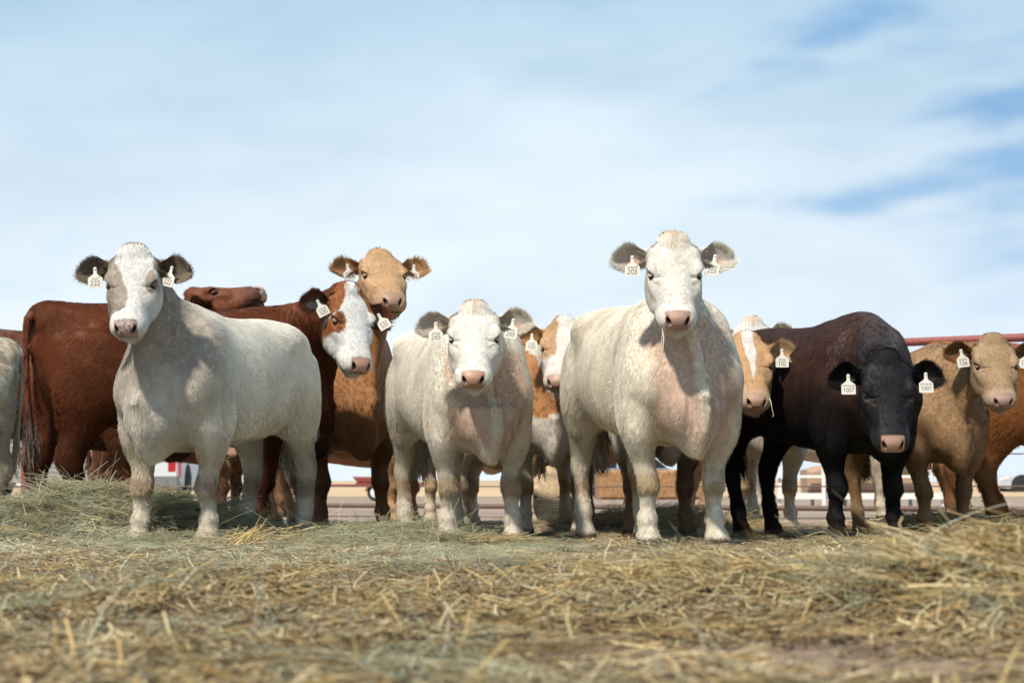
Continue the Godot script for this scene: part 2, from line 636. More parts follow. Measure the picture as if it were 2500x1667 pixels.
func ear(s: float) -> void:
	var nu := 13
	var nv := 15
	for side in 2:
		var base := tv.size()
		for a in nu:
			for b in nv:
				var u := float(a) / (nu - 1)
				var v := float(b) / (nv - 1) * 2.0 - 1.0
				var out := 0.0 if side == 0 else 0.007 * (1.0 - pow(absf(v), 4.0)) * (1.0 - pow(u, 6.0)) + 0.0015
				tv.append(POLL + head_basis * ear_point(s, u, v, out))
				tn.append(Vector3.ZERO)
				th.append(Vector3(u, v, s))
				tk.append(EAR_IN if side == 0 else EAR_OUT)
		for a in nu:
			for b in nv:
				var k := base + a * nv + b
				var du := tv[base + mini(a + 1, nu - 1) * nv + b] - tv[base + maxi(a - 1, 0) * nv + b]
				var dv := tv[base + a * nv + mini(b + 1, nv - 1)] - tv[base + a * nv + maxi(b - 1, 0)]
				var g := du.cross(dv).normalized() * s
				tn[k] = g
		# the inner face looks at the cup's opening, the outer away from it
		var fr := ear_frame(s)
		var mid: Vector3 = head_basis * fr[3]
		var sgn := 1.0 if tn[base + (nu / 2) * nv + nv / 2].dot(mid) > 0.0 else -1.0
		if side == 1:
			sgn = -sgn
		for k in range(base, tv.size()):
			tn[k] *= sgn
		for a in nu - 1:
			for b in nv - 1:
				var k := base + a * nv + b
				quad(ti, tv, tn, k, k + 1, k + nv + 1, k + nv)


# ------------------------------------------------------------------ posing
var qn := Quaternion.IDENTITY
var qh := Quaternion.IDENTITY
var shift := Vector3.ZERO
var size := 1.0
var girth := 1.0
var swing := [0.0, 0.0, 0.0, 0.0]     # right front, left front, right hind, left hind
var ear_tip := [0.0, 0.0]             # right, left: tip raised (radians)
var head_scale := Vector3.ONE
var now_q := Quaternion.IDENTITY      # the turn that posed() gave the last point


func posed(p: Vector3, kind: int) -> Vector3:
	now_q = Quaternion.IDENTITY
	var neck := 1.0
	var head := 1.0
	if kind >= HEAD and kind != TAIL and head_scale != Vector3.ONE:
		p = POLL + head_basis * ((head_basis.transposed() * (p - POLL)) * head_scale)
	if kind == BODY or kind == TAIL:
		p.x *= 1.0 + (girth - 1.0) * smoothstep(0.25, 0.6, p.y) * smoothstep(0.95, 0.5, p.z)
		if p.y < 0.72 and kind == BODY:
			var w := smoothstep(0.72, 0.12, p.y) * clampf(absf(p.x) / 0.12, 0.0, 1.0)
			var k := (0 if p.x < 0.0 else 1) + (0 if p.z > -0.05 else 2)
			p.z += swing[k] * w
			return p * size
		var rel := p - NECK_FOOT
		var t := (rel.y * 0.38 + rel.z * 0.40) / 0.5517 / 0.5517
		neck = smoothstep(-0.1, 0.85, t) * smoothstep(0.38, 0.66, p.z)
		head = smoothstep(0.76, 1.08, t)
		if neck <= 0.0:
			return p * size
	elif kind >= EAR_IN:
		var s := 0 if p.x < 0.0 else 1
		if ear_tip[s] != 0.0:
			var fr := ear_frame(-1.0 if s == 0 else 1.0)
			var base: Vector3 = POLL + head_basis * fr[0]
			var ax: Vector3 = head_basis * fr[3]
			now_q = Quaternion(ax.normalized(), ear_tip[s] * (1.0 if s == 1 else -1.0))
			p = base + now_q * (p - base)
	if head > 0.0:
		var q := qh if head >= 1.0 else Quaternion.IDENTITY.slerp(qh, head)
		p = HEAD_JOINT + q * (p - HEAD_JOINT)
		now_q = q * now_q
	var q2 := qn if neck >= 1.0 else Quaternion.IDENTITY.slerp(qn, neck)
	p = NECK_FOOT + q2 * (p - NECK_FOOT) + shift * neck
	now_q = q2 * now_q
	return p * size


func set_pose(d: Dictionary) -> void:
	size = d.size
	girth = d.get("girth", 1.0)
	head_scale = d.get("head_scale", Vector3.ONE)
	swing = d.get("swing", [0.0, 0.0, 0.0, 0.0])
	var e: Array = d.get("ears", [0.0, 0.0])
	ear_tip = [deg_to_rad(e[0]), deg_to_rad(e[1])]
	var turn := Basis(Vector3.UP, deg_to_rad(d.turn))
	var look := Basis(Vector3.UP, deg_to_rad(d.yaw)) * Basis(Vector3.RIGHT, deg_to_rad(d.pitch)) * Basis(Vector3.BACK, deg_to_rad(d.get("roll", 0.0)))
	look = turn.inverse() * look
	var poll: Vector3 = turn.inverse() * (d.poll - d.at) / size
	var joint := poll - look * (POLL - HEAD_JOINT)
	var a := (HEAD_JOINT - NECK_FOOT)
	var b := (joint - NECK_FOOT)
	qn = Quaternion(a.normalized(), b.normalized())
	shift = b - qn * a
	qh = qn.inverse() * look.get_rotation_quaternion()


# ------------------------------------------------------------------ coats (linear base colours)
func mixc(a: Vector3, b: Vector3, t: float) -> Vector3:
	return a.lerp(b, clampf(t, 0.0, 1.0))


func nose_mask(h: Vector3) -> float:
	# 1 on the bare wet pad
	var top := smoothstep(0.400, 0.410, h.z + 0.25 * maxf(-h.y - 0.02, 0.0) * 0.0)
	var side := smoothstep(0.062, 0.056, absf(h.x) + 0.42 * maxf(-h.y - 0.06, 0.0))
	return top * side * smoothstep(-0.112, -0.102, h.y)


func coat(kind: int, p: Vector3, h: Vector3, d: Dictionary) -> Vector3:
	var c: Vector3
	var style: String = d.coat
	var off: float = d.get("off", 0.0)
	var n := noise.get_noise_3d(p.x * 2.4 + off, p.y * 2.4, p.z * 2.4 - off)
	var m := noise2.get_noise_3d(p.x * 11.0 - off, p.y * 7.0, p.z * 11.0 + off)
	var ax := absf(p.x)
	if kind == EAR_IN or kind == EAR_OUT:
		c = d.ear
		if kind == EAR_IN:
			var deep := smoothstep(0.92, 0.55, absf(h.y)) * smoothstep(0.98, 0.7, h.x)
			c = mixc(c, d.get("ear_in", c * 0.5), deep)
			c = mixc(c, d.get("ear_in", c * 0.5) * 0.35, smoothstep(0.50, 0.1, h.x) * deep)
		return c * (1.0 + 0.14 * m)
	var base: Vector3 = d.base
	match style:
		"cream":
			c = base * (1.0 + 0.10 * n + 0.05 * m)
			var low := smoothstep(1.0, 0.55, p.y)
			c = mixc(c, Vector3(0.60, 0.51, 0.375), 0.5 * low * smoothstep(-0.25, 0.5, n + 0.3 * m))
			c = mixc(c, Vector3(0.52, 0.42, 0.285), 0.5 * smoothstep(0.18, 0.5, noise.get_noise_3d(p.x * 3.1 + 9.0, p.y * 1.6 + off, p.z * 3.6)))
			var soil := smoothstep(-0.40, -0.66, p.z + 0.12 * n) * smoothstep(0.15, 0.4, p.y) * smoothstep(-0.1, 0.35, m + 0.6 * n)
			c = mixc(c, Vector3(0.36, 0.265, 0.15), 0.65 * soil)
			if d.get("pink", false):
				var k := smoothstep(0.56, 0.68, p.z) * smoothstep(0.42, 0.56, p.y + 0.04 * n) * smoothstep(1.16, 1.02, p.y) * smoothstep(0.24, 0.18, ax + 0.03 * m)
				k *= 1.0 - 0.75 * smoothstep(0.035, 0.015, ax) * smoothstep(0.5, 0.6, p.y)
				c = mixc(c, Vector3(0.56, 0.385, 0.295) * (1.0 + 0.12 * n), 0.85 * k)
		"taupe":
			c = base * (1.0 + 0.09 * n + 0.05 * m)
			c = mixc(c, Vector3(0.54, 0.46, 0.34), 0.6 * smoothstep(1.02, 0.62, p.y) * smoothstep(-0.3, 0.4, n + 0.4 * m))
			var front := smoothstep(0.34, 0.72, p.z + 0.10 * n + 0.05 * m + 0.12 * (p.y - 0.9))
			var chest := mixc(Vector3(0.33, 0.28, 0.23), Vector3(0.56, 0.51, 0.435), smoothstep(1.05, 0.70, p.y + 0.05 * n))
			c = mixc(c, chest * (1.0 + 0.14 * m + 0.1 * n), front * smoothstep(0.42, 0.55, p.y))
		"red":
			c = base * (1.0 + 0.20 * n + 0.12 * m)
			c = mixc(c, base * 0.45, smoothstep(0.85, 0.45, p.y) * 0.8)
		"bay":
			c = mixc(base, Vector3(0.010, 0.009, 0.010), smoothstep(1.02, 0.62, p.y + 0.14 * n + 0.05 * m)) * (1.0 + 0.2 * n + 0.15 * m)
			c = mixc(c, Vector3(0.011, 0.010, 0.011), smoothstep(0.55, 0.85, p.z) * smoothstep(0.9, 1.1, p.y))
		"pied":
			var w := smoothstep(-0.02, 0.06, n + 0.35 * smoothstep(0.95, 0.55, p.y) + (0.30 * smoothstep(0.10, 0.02, ax) * smoothstep(0.5, 0.7, p.z)) - 0.12)
			c = mixc(base * (1.0 + 0.15 * m + 0.1 * n), Vector3(0.58, 0.53, 0.46), w)
		_:
			c = base * (1.0 + 0.16 * n + 0.10 * m)
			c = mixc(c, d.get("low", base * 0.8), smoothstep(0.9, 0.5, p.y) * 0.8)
	if kind == TAIL:
		c = mixc(c, d.get("switch", c * 0.6), smoothstep(0.75, 0.5, p.y))
	if kind == BODY and p.y < 0.62:
		# legs: stained knees, paler shins, hooves
		var leg: Vector3 = d.get("leg", c)
		c = mixc(c, leg * (1.0 + 0.12 * n + 0.10 * m), smoothstep(0.60, 0.42, p.y) * smoothstep(0.03, 0.08, ax))
		var stain: Vector3 = d.get("knee", leg * 0.7)
		var front := p.z > 0.0
		var kn := smoothstep(0.23, 0.28, p.y) * smoothstep(0.40, 0.33, p.y) * smoothstep(-0.35, 0.15, m + (0.5 if p.z > (0.45 if front else -0.72) else -0.2))
		c = mixc(c, stain, 0.85 * kn)
		c = mixc(c, leg * 0.85 + Vector3(0.02, 0.012, 0.0), smoothstep(0.16, 0.06, p.y) * 0.6)
		c = mixc(c, Vector3(0.09, 0.07, 0.05), smoothstep(0.05, 0.035, p.y))
	if kind == HEAD:
		c = face(h, d, n, m, c)
	return Vector3(maxf(c.x, 0.006), maxf(c.y, 0.006), maxf(c.z, 0.006))


func face(h: Vector3, d: Dictionary, n: float, m: float, body: Vector3) -> Vector3:
	var c: Vector3 = d.get("head", d.base)
	var ax := absf(h.x)
	var wob := 0.012 * m + 0.012 * n
	match d.get("face", ""):
		"blaze_taupe":
			# white face, taupe over the right eye and cheek, a spot at the left eye
			var white := Vector3(0.64, 0.63, 0.605)
			var left_edge := lerpf(-0.085, -0.030, smoothstep(0.06, 0.17, h.z))
			left_edge = lerpf(left_edge, -0.004, smoothstep(0.17, 0.24, h.z))
			left_edge = lerpf(left_edge, -0.11, smoothstep(0.335, 0.375, h.z))
			var w := smoothstep(left_edge - 0.006, left_edge + 0.006, h.x + wob)
			w *= smoothstep(0.106, 0.096, h.x + wob + 0.05 * maxf(0.0, 0.06 - h.z) + 0.03 * smoothstep(-0.07, -0.12, h.y) * 0.0) if h.z < 0.12 else 1.0
			var spot := sqrt(pow((h.x - 0.104) / 0.026, 2.0) + pow((h.z - 0.185) / 0.058, 2.0))
			w *= smoothstep(0.9, 1.15, spot + 6.0 * wob)
			w *= smoothstep(-0.02, 0.012, h.z + wob)
			w *= smoothstep(-0.20, -0.15, h.y)
			c = mixc(c * (1.0 + 0.16 * m), white, w)
		"white_mask":
			var white := Vector3(0.66, 0.65, 0.63)
			var half := lerpf(0.022, 0.088, smoothstep(0.0, 0.13, h.z))
			half = lerpf(half, 0.2, smoothstep(0.13, 0.20, h.z))
			var w := smoothstep(half + 0.007, half - 0.007, ax + wob)
			w *= smoothstep(-0.13, -0.11, h.y + 0.35 * smoothstep(0.16, 0.34, h.z) + wob)
			var patch := sqrt(pow((h.x + 0.100) / 0.040, 2.0) + pow((h.z - 0.205) / 0.056, 2.0))
			w *= smoothstep(0.9, 1.06, patch + 6.0 * wob)
			c = mixc(c * (1.0 + 0.12 * m), white, w)
		"blaze":
			var w := smoothstep(0.040, 0.030, ax + wob + 0.25 * maxf(h.z - 0.13, 0.0))
			c = mixc(c * (1.0 + 0.10 * m + 0.1 * n), Vector3(0.64, 0.61, 0.57), w)
		"half":
			var w := smoothstep(-0.045, -0.03, h.x + wob * 2.0) * smoothstep(0.36, 0.30, h.z) + smoothstep(0.24, 0.30, h.z)
			c = mixc(c * (1.0 + 0.12 * m), Vector3(0.62, 0.58, 0.53), clampf(w, 0.0, 1.0))
		"cream":
			c *= 1.0 + 0.04 * n + 0.03 * m
			# tan whorl on the poll and a thin line down from it
			c = mixc(c, Vector3(0.50, 0.385, 0.26), 0.75 * smoothstep(0.055, 0.0, h.z + 0.3 * ax + wob) + 0.5 * smoothstep(0.012, 0.004, ax) * smoothstep(0.10, 0.05, h.z))
			c = mixc(c, Vector3(0.52, 0.45, 0.35), 0.45 * smoothstep(0.1, 0.45, n + 0.4 * m) + 0.4 * smoothstep(-0.08, -0.16, h.y))
		_:
			c *= 1.0 + 0.10 * n + 0.09 * m
			c = mixc(c, c * 1.25, smoothstep(0.05, 0.0, absf(ax - 0.10)) * 0.4 * smoothstep(0.3, 0.2, h.z))
	# back of the head runs into the neck
	c = mixc(c, body, smoothstep(-0.14, -0.20, h.y) * smoothstep(0.20, 0.10, h.z))
	var muzzle: Vector3 = d.get("muzzle", c)
	c = mixc(c, muzzle, smoothstep(0.355, 0.40, h.z + wob + 0.2 * maxf(-h.y - 0.06, 0.0)) * d.get("muzzle_mix", 0.6))
	# eye rims
	var de := Vector3(ax - 0.120, h.y + 0.037, h.z - 0.192)
	de.z *= 0.75
	c = mixc(c, d.get("rim", Vector3(0.20, 0.14, 0.11)), 0.85 * smoothstep(0.030, 0.016, de.length()))
	# tear crease below the eye
	c = mixc(c, d.get("rim", Vector3(0.20, 0.14, 0.11)), 0.5 * smoothstep(0.010, 0.003, absf(h.z - 0.222 - (0.112 - ax) * 0.8)) * smoothstep(0.060, 0.078, ax) * smoothstep(0.12, 0.105, ax) * smoothstep(-0.1, -0.05, h.y))
	var pad := nose_mask(h)
	c *= 1.0 - 0.35 * smoothstep(0.0, 0.5, pad) * smoothstep(1.0, 0.6, pad)
	var nose: Vector3 = d.get("nose", Vector3(0.32, 0.190, 0.145))
	if d.get("spotty", false):
		nose = mixc(nose, Vector3(0.11, 0.09, 0.085), smoothstep(0.0, 0.12, noise2.get_noise_3d(h.x * 46.0, h.y * 46.0, h.z * 46.0) + 0.12 * smoothstep(-0.04, -0.08, h.y)))
	c = mixc(c, nose * (1.0 + 0.10 * m), pad)
	c = mixc(c, nose * 0.30, smoothstep(0.012, 0.004, absf(h.y + 0.108)) * smoothstep(0.40, 0.43, h.z) * smoothstep(0.066, 0.05, ax))
	# inside the nostrils
	var q := Vector2((ax - 0.042) * 0.83 - (h.y + 0.040) * 0.55, (ax - 0.042) * 0.55 + (h.y + 0.040) * 0.83)
	c = mixc(c, Vector3(0.035, 0.018, 0.014), smoothstep(1.15, 0.75, sqrt(pow(q.x / 0.0105, 2.0) + pow(q.y / 0.0195, 2.0))) * smoothstep(0.42, 0.435, h.z))
	return c


# ------------------------------------------------------------------ materials for the herd
var coat_mat: StandardMaterial3D
var nose_mat: StandardMaterial3D
var fur_mat: StandardMaterial3D
var eye_mat: StandardMaterial3D
var tag_mat: StandardMaterial3D
var ink_mat: StandardMaterial3D
var tufts: Array = []
var tag_mesh: ArrayMesh
var eye_mesh: SphereMesh
var lid_mesh: SphereMesh
var hand: SystemFont


func make_materials() -> void:
	var w := 384
	var im := Image.create(w, w, false, Image.FORMAT_L8)
	var n := FastNoiseLite.new()
	n.seed = 77
	n.noise_type = FastNoiseLite.TYPE_SIMPLEX_SMOOTH
	n.fractal_octaves = 3
	n.frequency = 1.0
	var r1 := w / TAU
	for y in w:
		for x in w:
			# tiles in both directions: two circles in four dimensions are not at hand, so fade across the seams
			var u := float(x) / w
			var v := float(y) / w
			var s := 0.0
			var tot := 0.0
			for k in 4:
				var du := u - (k % 2)
				var dv := v - (k / 2)
				var wt := (1.0 - absf(du)) * (1.0 - absf(dv))
				s += wt * n.get_noise_2d(du * 34.0 + 2.0 * sin(dv * 9.0), dv * 9.0)
				tot += wt * wt
			var g := clampf(0.92 + 0.26 * s / sqrt(tot), 0.0, 1.0)
			im.set_pixel(x, y, Color(g, g, g))
	var hair := ImageTexture.create_from_image(im)
	coat_mat = StandardMaterial3D.new()
	coat_mat.vertex_color_use_as_albedo = true
	coat_mat.albedo_texture = hair
	coat_mat.roughness = 0.62
	coat_mat.metallic_specular = 0.32
	coat_mat.uv1_triplanar = true
	coat_mat.uv1_scale = Vector3(3.1, 3.1, 3.1)
	coat_mat.rim_enabled = true
	coat_mat.rim = 0.05
	coat_mat.rim_tint = 0.6
	coat_mat.heightmap_enabled = true
	coat_mat.heightmap_texture = hair
	coat_mat.heightmap_scale = 0.25
	nose_mat = StandardMaterial3D.new()
	nose_mat.vertex_color_use_as_albedo = true
	nose_mat.roughness = 0.5
	nose_mat.clearcoat_enabled = true
	nose_mat.clearcoat = 0.15
	nose_mat.clearcoat_roughness = 0.35
	nose_mat.uv1_triplanar = true
	nose_mat.uv1_scale = Vector3(9.0, 9.0, 9.0)
	nose_mat.heightmap_enabled = true
	nose_mat.heightmap_texture = speckle(26.0, 26.0, 0.0, 1.0, 21)
	nose_mat.heightmap_scale = 0.16
	nose_mat.subsurf_scatter_enabled = true
	nose_mat.subsurf_scatter_strength = 0.08
	fur_mat = StandardMaterial3D.new()
	fur_mat.vertex_color_use_as_albedo = true
	fur_mat.roughness = 0.6
	fur_mat.metallic_specular = 0.22
	fur_mat.backlight_enabled = true
	fur_mat.backlight = Color(0.25, 0.25, 0.25)
	eye_mat = plain(0.010, 0.007, 0.006, 0.12)
	tag_mat = plain(0.62, 0.60, 0.53, 0.5)
	ink_mat = plain(0.02, 0.022, 0.03, 0.7)
	eye_mesh = SphereMesh.new()
	eye_mesh.radius = 1.0
	eye_mesh.height = 2.0
	eye_mesh.radial_segments = 16
	eye_mesh.rings = 10
	lid_mesh = SphereMesh.new()
	lid_mesh.radius = 1.0
	lid_mesh.height = 1.0
	lid_mesh.is_hemisphere = true
	lid_mesh.radial_segments = 16
	lid_mesh.rings = 6
	hand = SystemFont.new()
	hand.font_names = PackedStringArray(["Droid Sans"])
	for k in 4:
		tufts.append(tuft(k))
	tag_mesh = tag_shape()


func tuft(kind: int) -> ArrayMesh:
	# locks of hair lying along +z on a surface whose outside is +y; unit length
	var v := PackedVector3Array()
	var n := PackedVector3Array()
	var idx := PackedInt32Array()
	var col := PackedColorArray()
	var blades := [18, 18, 15, 20][kind] as int
	for b in blades:
		var p := Vector3(rng.randf_range(-0.55, 0.55), -0.05, rng.randf_range(-0.6, 0.4))
		var yaw := rng.randf_range(-0.35, 0.35) * (1.0 if kind < 2 else 1.9)
		var rise := rng.randf_range(0.10, 0.36) * (1.0 if kind != 2 else 1.8)
		var length := rng.randf_range(0.65, 1.15)
		var wide := rng.randf_range(0.022, 0.052)
		var f := Vector3(sin(yaw), 0, cos(yaw))
		var side := Vector3(cos(yaw), 0, -sin(yaw))
		var curl := rng.randf_range(-0.25, 0.25) * (1.0 if kind < 2 else 2.0)
		var base := v.size()
		var tone := rng.randf_range(0.82, 1.12)
		for s in 4:
			var t := s / 3.0
			var q := p + f * (t * length) + Vector3.UP * (rise * t * length * (1.0 - 0.55 * t)) + side * (curl * t * t * length)
			var w := wide * (1.0 - 0.9 * t * t)
			v.append(q - side * w)
			v.append(q + side * w)
			n.append((Vector3.UP - side * 0.45 + f * (0.20 - 0.3 * t)).normalized())
			n.append((Vector3.UP + side * 0.45 + f * (0.20 - 0.3 * t)).normalized())
			var g := tone * lerpf(0.80, 1.10, t)
			col.append(Color(g, g, g))
			col.append(Color(g, g, g))
		for s in 3:
			var a := base + s * 2
			quad(idx, v, n, a, a + 1, a + 3, a + 2)
	return array_mesh(v, n, idx, col)


func tag_shape() -> ArrayMesh:
	# the outline of an ear tag, stem at the top (origin at the button), extruded and slightly chamfered
	var o := PackedVector2Array([Vector2(-0.006, 0.006), Vector2(0.006, 0.006), Vector2(0.0085, 0.002), Vector2(0.0085, -0.024), Vector2(0.012, -0.031), Vector2(0.034, -0.047), Vector2(0.037, -0.052),
		Vector2(0.037, -0.096), Vector2(0.034, -0.0995), Vector2(-0.034, -0.0995), Vector2(-0.037, -0.096), Vector2(-0.037, -0.052), Vector2(-0.034, -0.047), Vector2(-0.012, -0.031), Vector2(-0.0085, -0.024), Vector2(-0.0085, 0.002)])
	var t := 0.0013
	var st := SurfaceTool.new()
	st.begin(Mesh.PRIMITIVE_TRIANGLES)
	st.set_smooth_group(-1)
	var tri := Geometry2D.triangulate_polygon(o)
	for s in [1.0, -1.0]:
		for k in range(0, tri.size(), 3):
			var a := o[tri[k]]
			var b := o[tri[k + 1]]
			var c := o[tri[k + 2]]
			if ((b - a).cross(c - a) > 0.0) == (s > 0.0):
				var sw := b
				b = c
				c = sw
			for q in [a, b, c]:
				st.add_vertex(Vector3(q.x, q.y, t * s))
	for k in o.size():
		var a := o[k]
		var b := o[(k + 1) % o.size()]
		for q in [Vector3(a.x, a.y, t), Vector3(b.x, b.y, t), Vector3(b.x, b.y, -t), Vector3(a.x, a.y, t), Vector3(b.x, b.y, -t), Vector3(a.x, a.y, -t)]:
			st.add_vertex(q)
	st.generate_normals()
	return st.commit()


# ------------------------------------------------------------------ one cow
func cow(d: Dictionary) -> void:
	set_pose(d)
	var root := thing(d.get("called", "cow"), d.label, "cow", "young beef cattle standing in the pen")
	root.position = d.at
	root.rotation_degrees.y = d.turn
	var nv := tv.size()
	var v := PackedVector3Array()
	var n := PackedVector3Array()
	var col := PackedColorArray()
	v.resize(nv)
	n.resize(nv)
	col.resize(nv)
	var pad := PackedByteArray()
	pad.resize(nv)
	for i in nv:
		var kind := tk[i]
		var p := tv[i]
		v[i] = posed(p, kind)
		n[i] = (now_q * tn[i]).normalized()
		var h := th[i]
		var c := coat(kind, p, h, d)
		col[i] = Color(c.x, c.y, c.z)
		if kind == HEAD and h.z > 0.38:
			pad[i] = 1 if nose_mask(h) > 0.5 else 0
	var skin := PackedInt32Array()
	var wet := PackedInt32Array()
	for i in range(tri_head_from, tri_ear_from, 3):
		if pad[ti[i]] and pad[ti[i + 1]] and pad[ti[i + 2]]:
			wet.append(ti[i])
			wet.append(ti[i + 1])
			wet.append(ti[i + 2])
		else:
			skin.append(ti[i])
			skin.append(ti[i + 1])
			skin.append(ti[i + 2])
	var all := ti.slice(0, tri_head_from)
	all.append_array(skin)
	all.append_array(ti.slice(tri_ear_from))
	var arr := []
	arr.resize(Mesh.ARRAY_MAX)
	arr[Mesh.ARRAY_VERTEX] = v
	arr[Mesh.ARRAY_NORMAL] = n
	arr[Mesh.ARRAY_COLOR] = col
	arr[Mesh.ARRAY_INDEX] = all
	var mesh := ArrayMesh.new()
	mesh.add_surface_from_arrays(Mesh.PRIMITIVE_TRIANGLES, arr)
	mesh.surface_set_material(0, coat_mat)
	var body := MeshInstance3D.new()
	body.name = "body"
	body.mesh = mesh
	root.add_child(body)
	# the bare wet nose is a part of its own
	var used := {}
	var v2 := PackedVector3Array()
	var n2 := PackedVector3Array()
	var c2 := PackedColorArray()
	var i2 := PackedInt32Array()
	for k in wet:
		if not used.has(k):
			used[k] = v2.size()
			v2.append(v[k])
			n2.append(n[k])
			c2.append(col[k])
		i2.append(used[k])
	if i2.size():
		part("nose", array_mesh(v2, n2, i2, c2), nose_mat, root)
	for s in [-1.0, 1.0]:
		var e := Vector3(0.1135 * s, -0.040, 0.192)
		var p := posed(POLL + head_basis * e, HEAD)
		var b := Basis(now_q) * head_basis * Basis.from_scale(Vector3(0.0145, 0.0140, 0.0205) * size)
		part("eye", eye_mesh, eye_mat, root, Transform3D(b, p))
		# the upper lid: a half shell of skin that tips over the eye
		var lid := Vector3(0.25 * s, 0.62, -0.74).normalized()
		var lx := lid.cross(Vector3(0, 0, 1)).normalized()
		var lb := Basis(lx, lid, lx.cross(lid))
		var tint := coat(HEAD, POLL, Vector3(0.100 * s, -0.008, 0.150), d)
		part("eyelid", lid_mesh, plain(tint.x * 0.55, tint.y * 0.5, tint.z * 0.45, 0.8), root, Transform3D(Basis(now_q) * head_basis * Basis.from_scale(Vector3(0.0153, 0.0148, 0.0215) * size) * lb, p))
	if d.get("fur", 0) > 0:
		fur(root, d, v, n)
	tags(root, d)


func tags(root: Node3D, d: Dictionary) -> void:
	if not d.has("number"):
		return
	var sides: Array = d.get("tag_sides", [-1.0, 1.0])
	for s in sides:
		var k := 0 if s < 0.0 else 1
		var u: float = d.get("tag_at", [0.60, 0.60])[k]
		var hp := ear_point(s, u, 0.34, 0.0)
		var fr := ear_frame(s)
		var p := posed(POLL + head_basis * (hp + fr[3] * 0.012), EAR_IN)
		var look: float = d.yaw - d.turn + d.get("tag_turn", [0.0, 0.0])[k]
		var roll: float = d.get("tag_roll", [0.0, 0.0])[k]
		var b := Basis(Vector3.UP, deg_to_rad(look)) * Basis(Vector3.RIGHT, deg_to_rad(-6.0)) * Basis(Vector3.BACK, deg_to_rad(roll))
		var f: Vector3 = Basis(now_q) * head_basis * Vector3(0, 1, 0)
		var t := part("ear_tag", tag_mesh, tag_mat, root, Transform3D(b, p + f * 0.050 + Vector3(0, 0.008, 0)))
		t.set_meta("label", "cream ear tag numbered %s" % d.number)
		var tm := TextMesh.new()
		tm.font = hand
		tm.text = d.number
		tm.font_size = 32
		tm.pixel_size = (0.00094 if d.number.length() < 4 else 0.00080)
		tm.depth = 0.0006
		tm.curve_step = 3.0
		part("lettering", tm, ink_mat, t, Transform3D(Basis.from_scale(Vector3(1, 1.12, 1)), Vector3(0.0, -0.0775, 0.0017)))
		if d.has("small"):
			var t2 := TextMesh.new()
			t2.font = hand
			t2.text = d.small
			t2.font_size = 16
			t2.pixel_size = 0.0007
			t2.depth = 0.0006
			part("lettering", t2, ink_mat, t, at(0.0, -0.0545, 0.0017))
		var button := cyl(0.0065, 0.006, 12)
		part("button", button, tag_mat, t, Transform3D(Basis(Vector3.RIGHT, PI / 2), Vector3(0, 0, 0.002)))


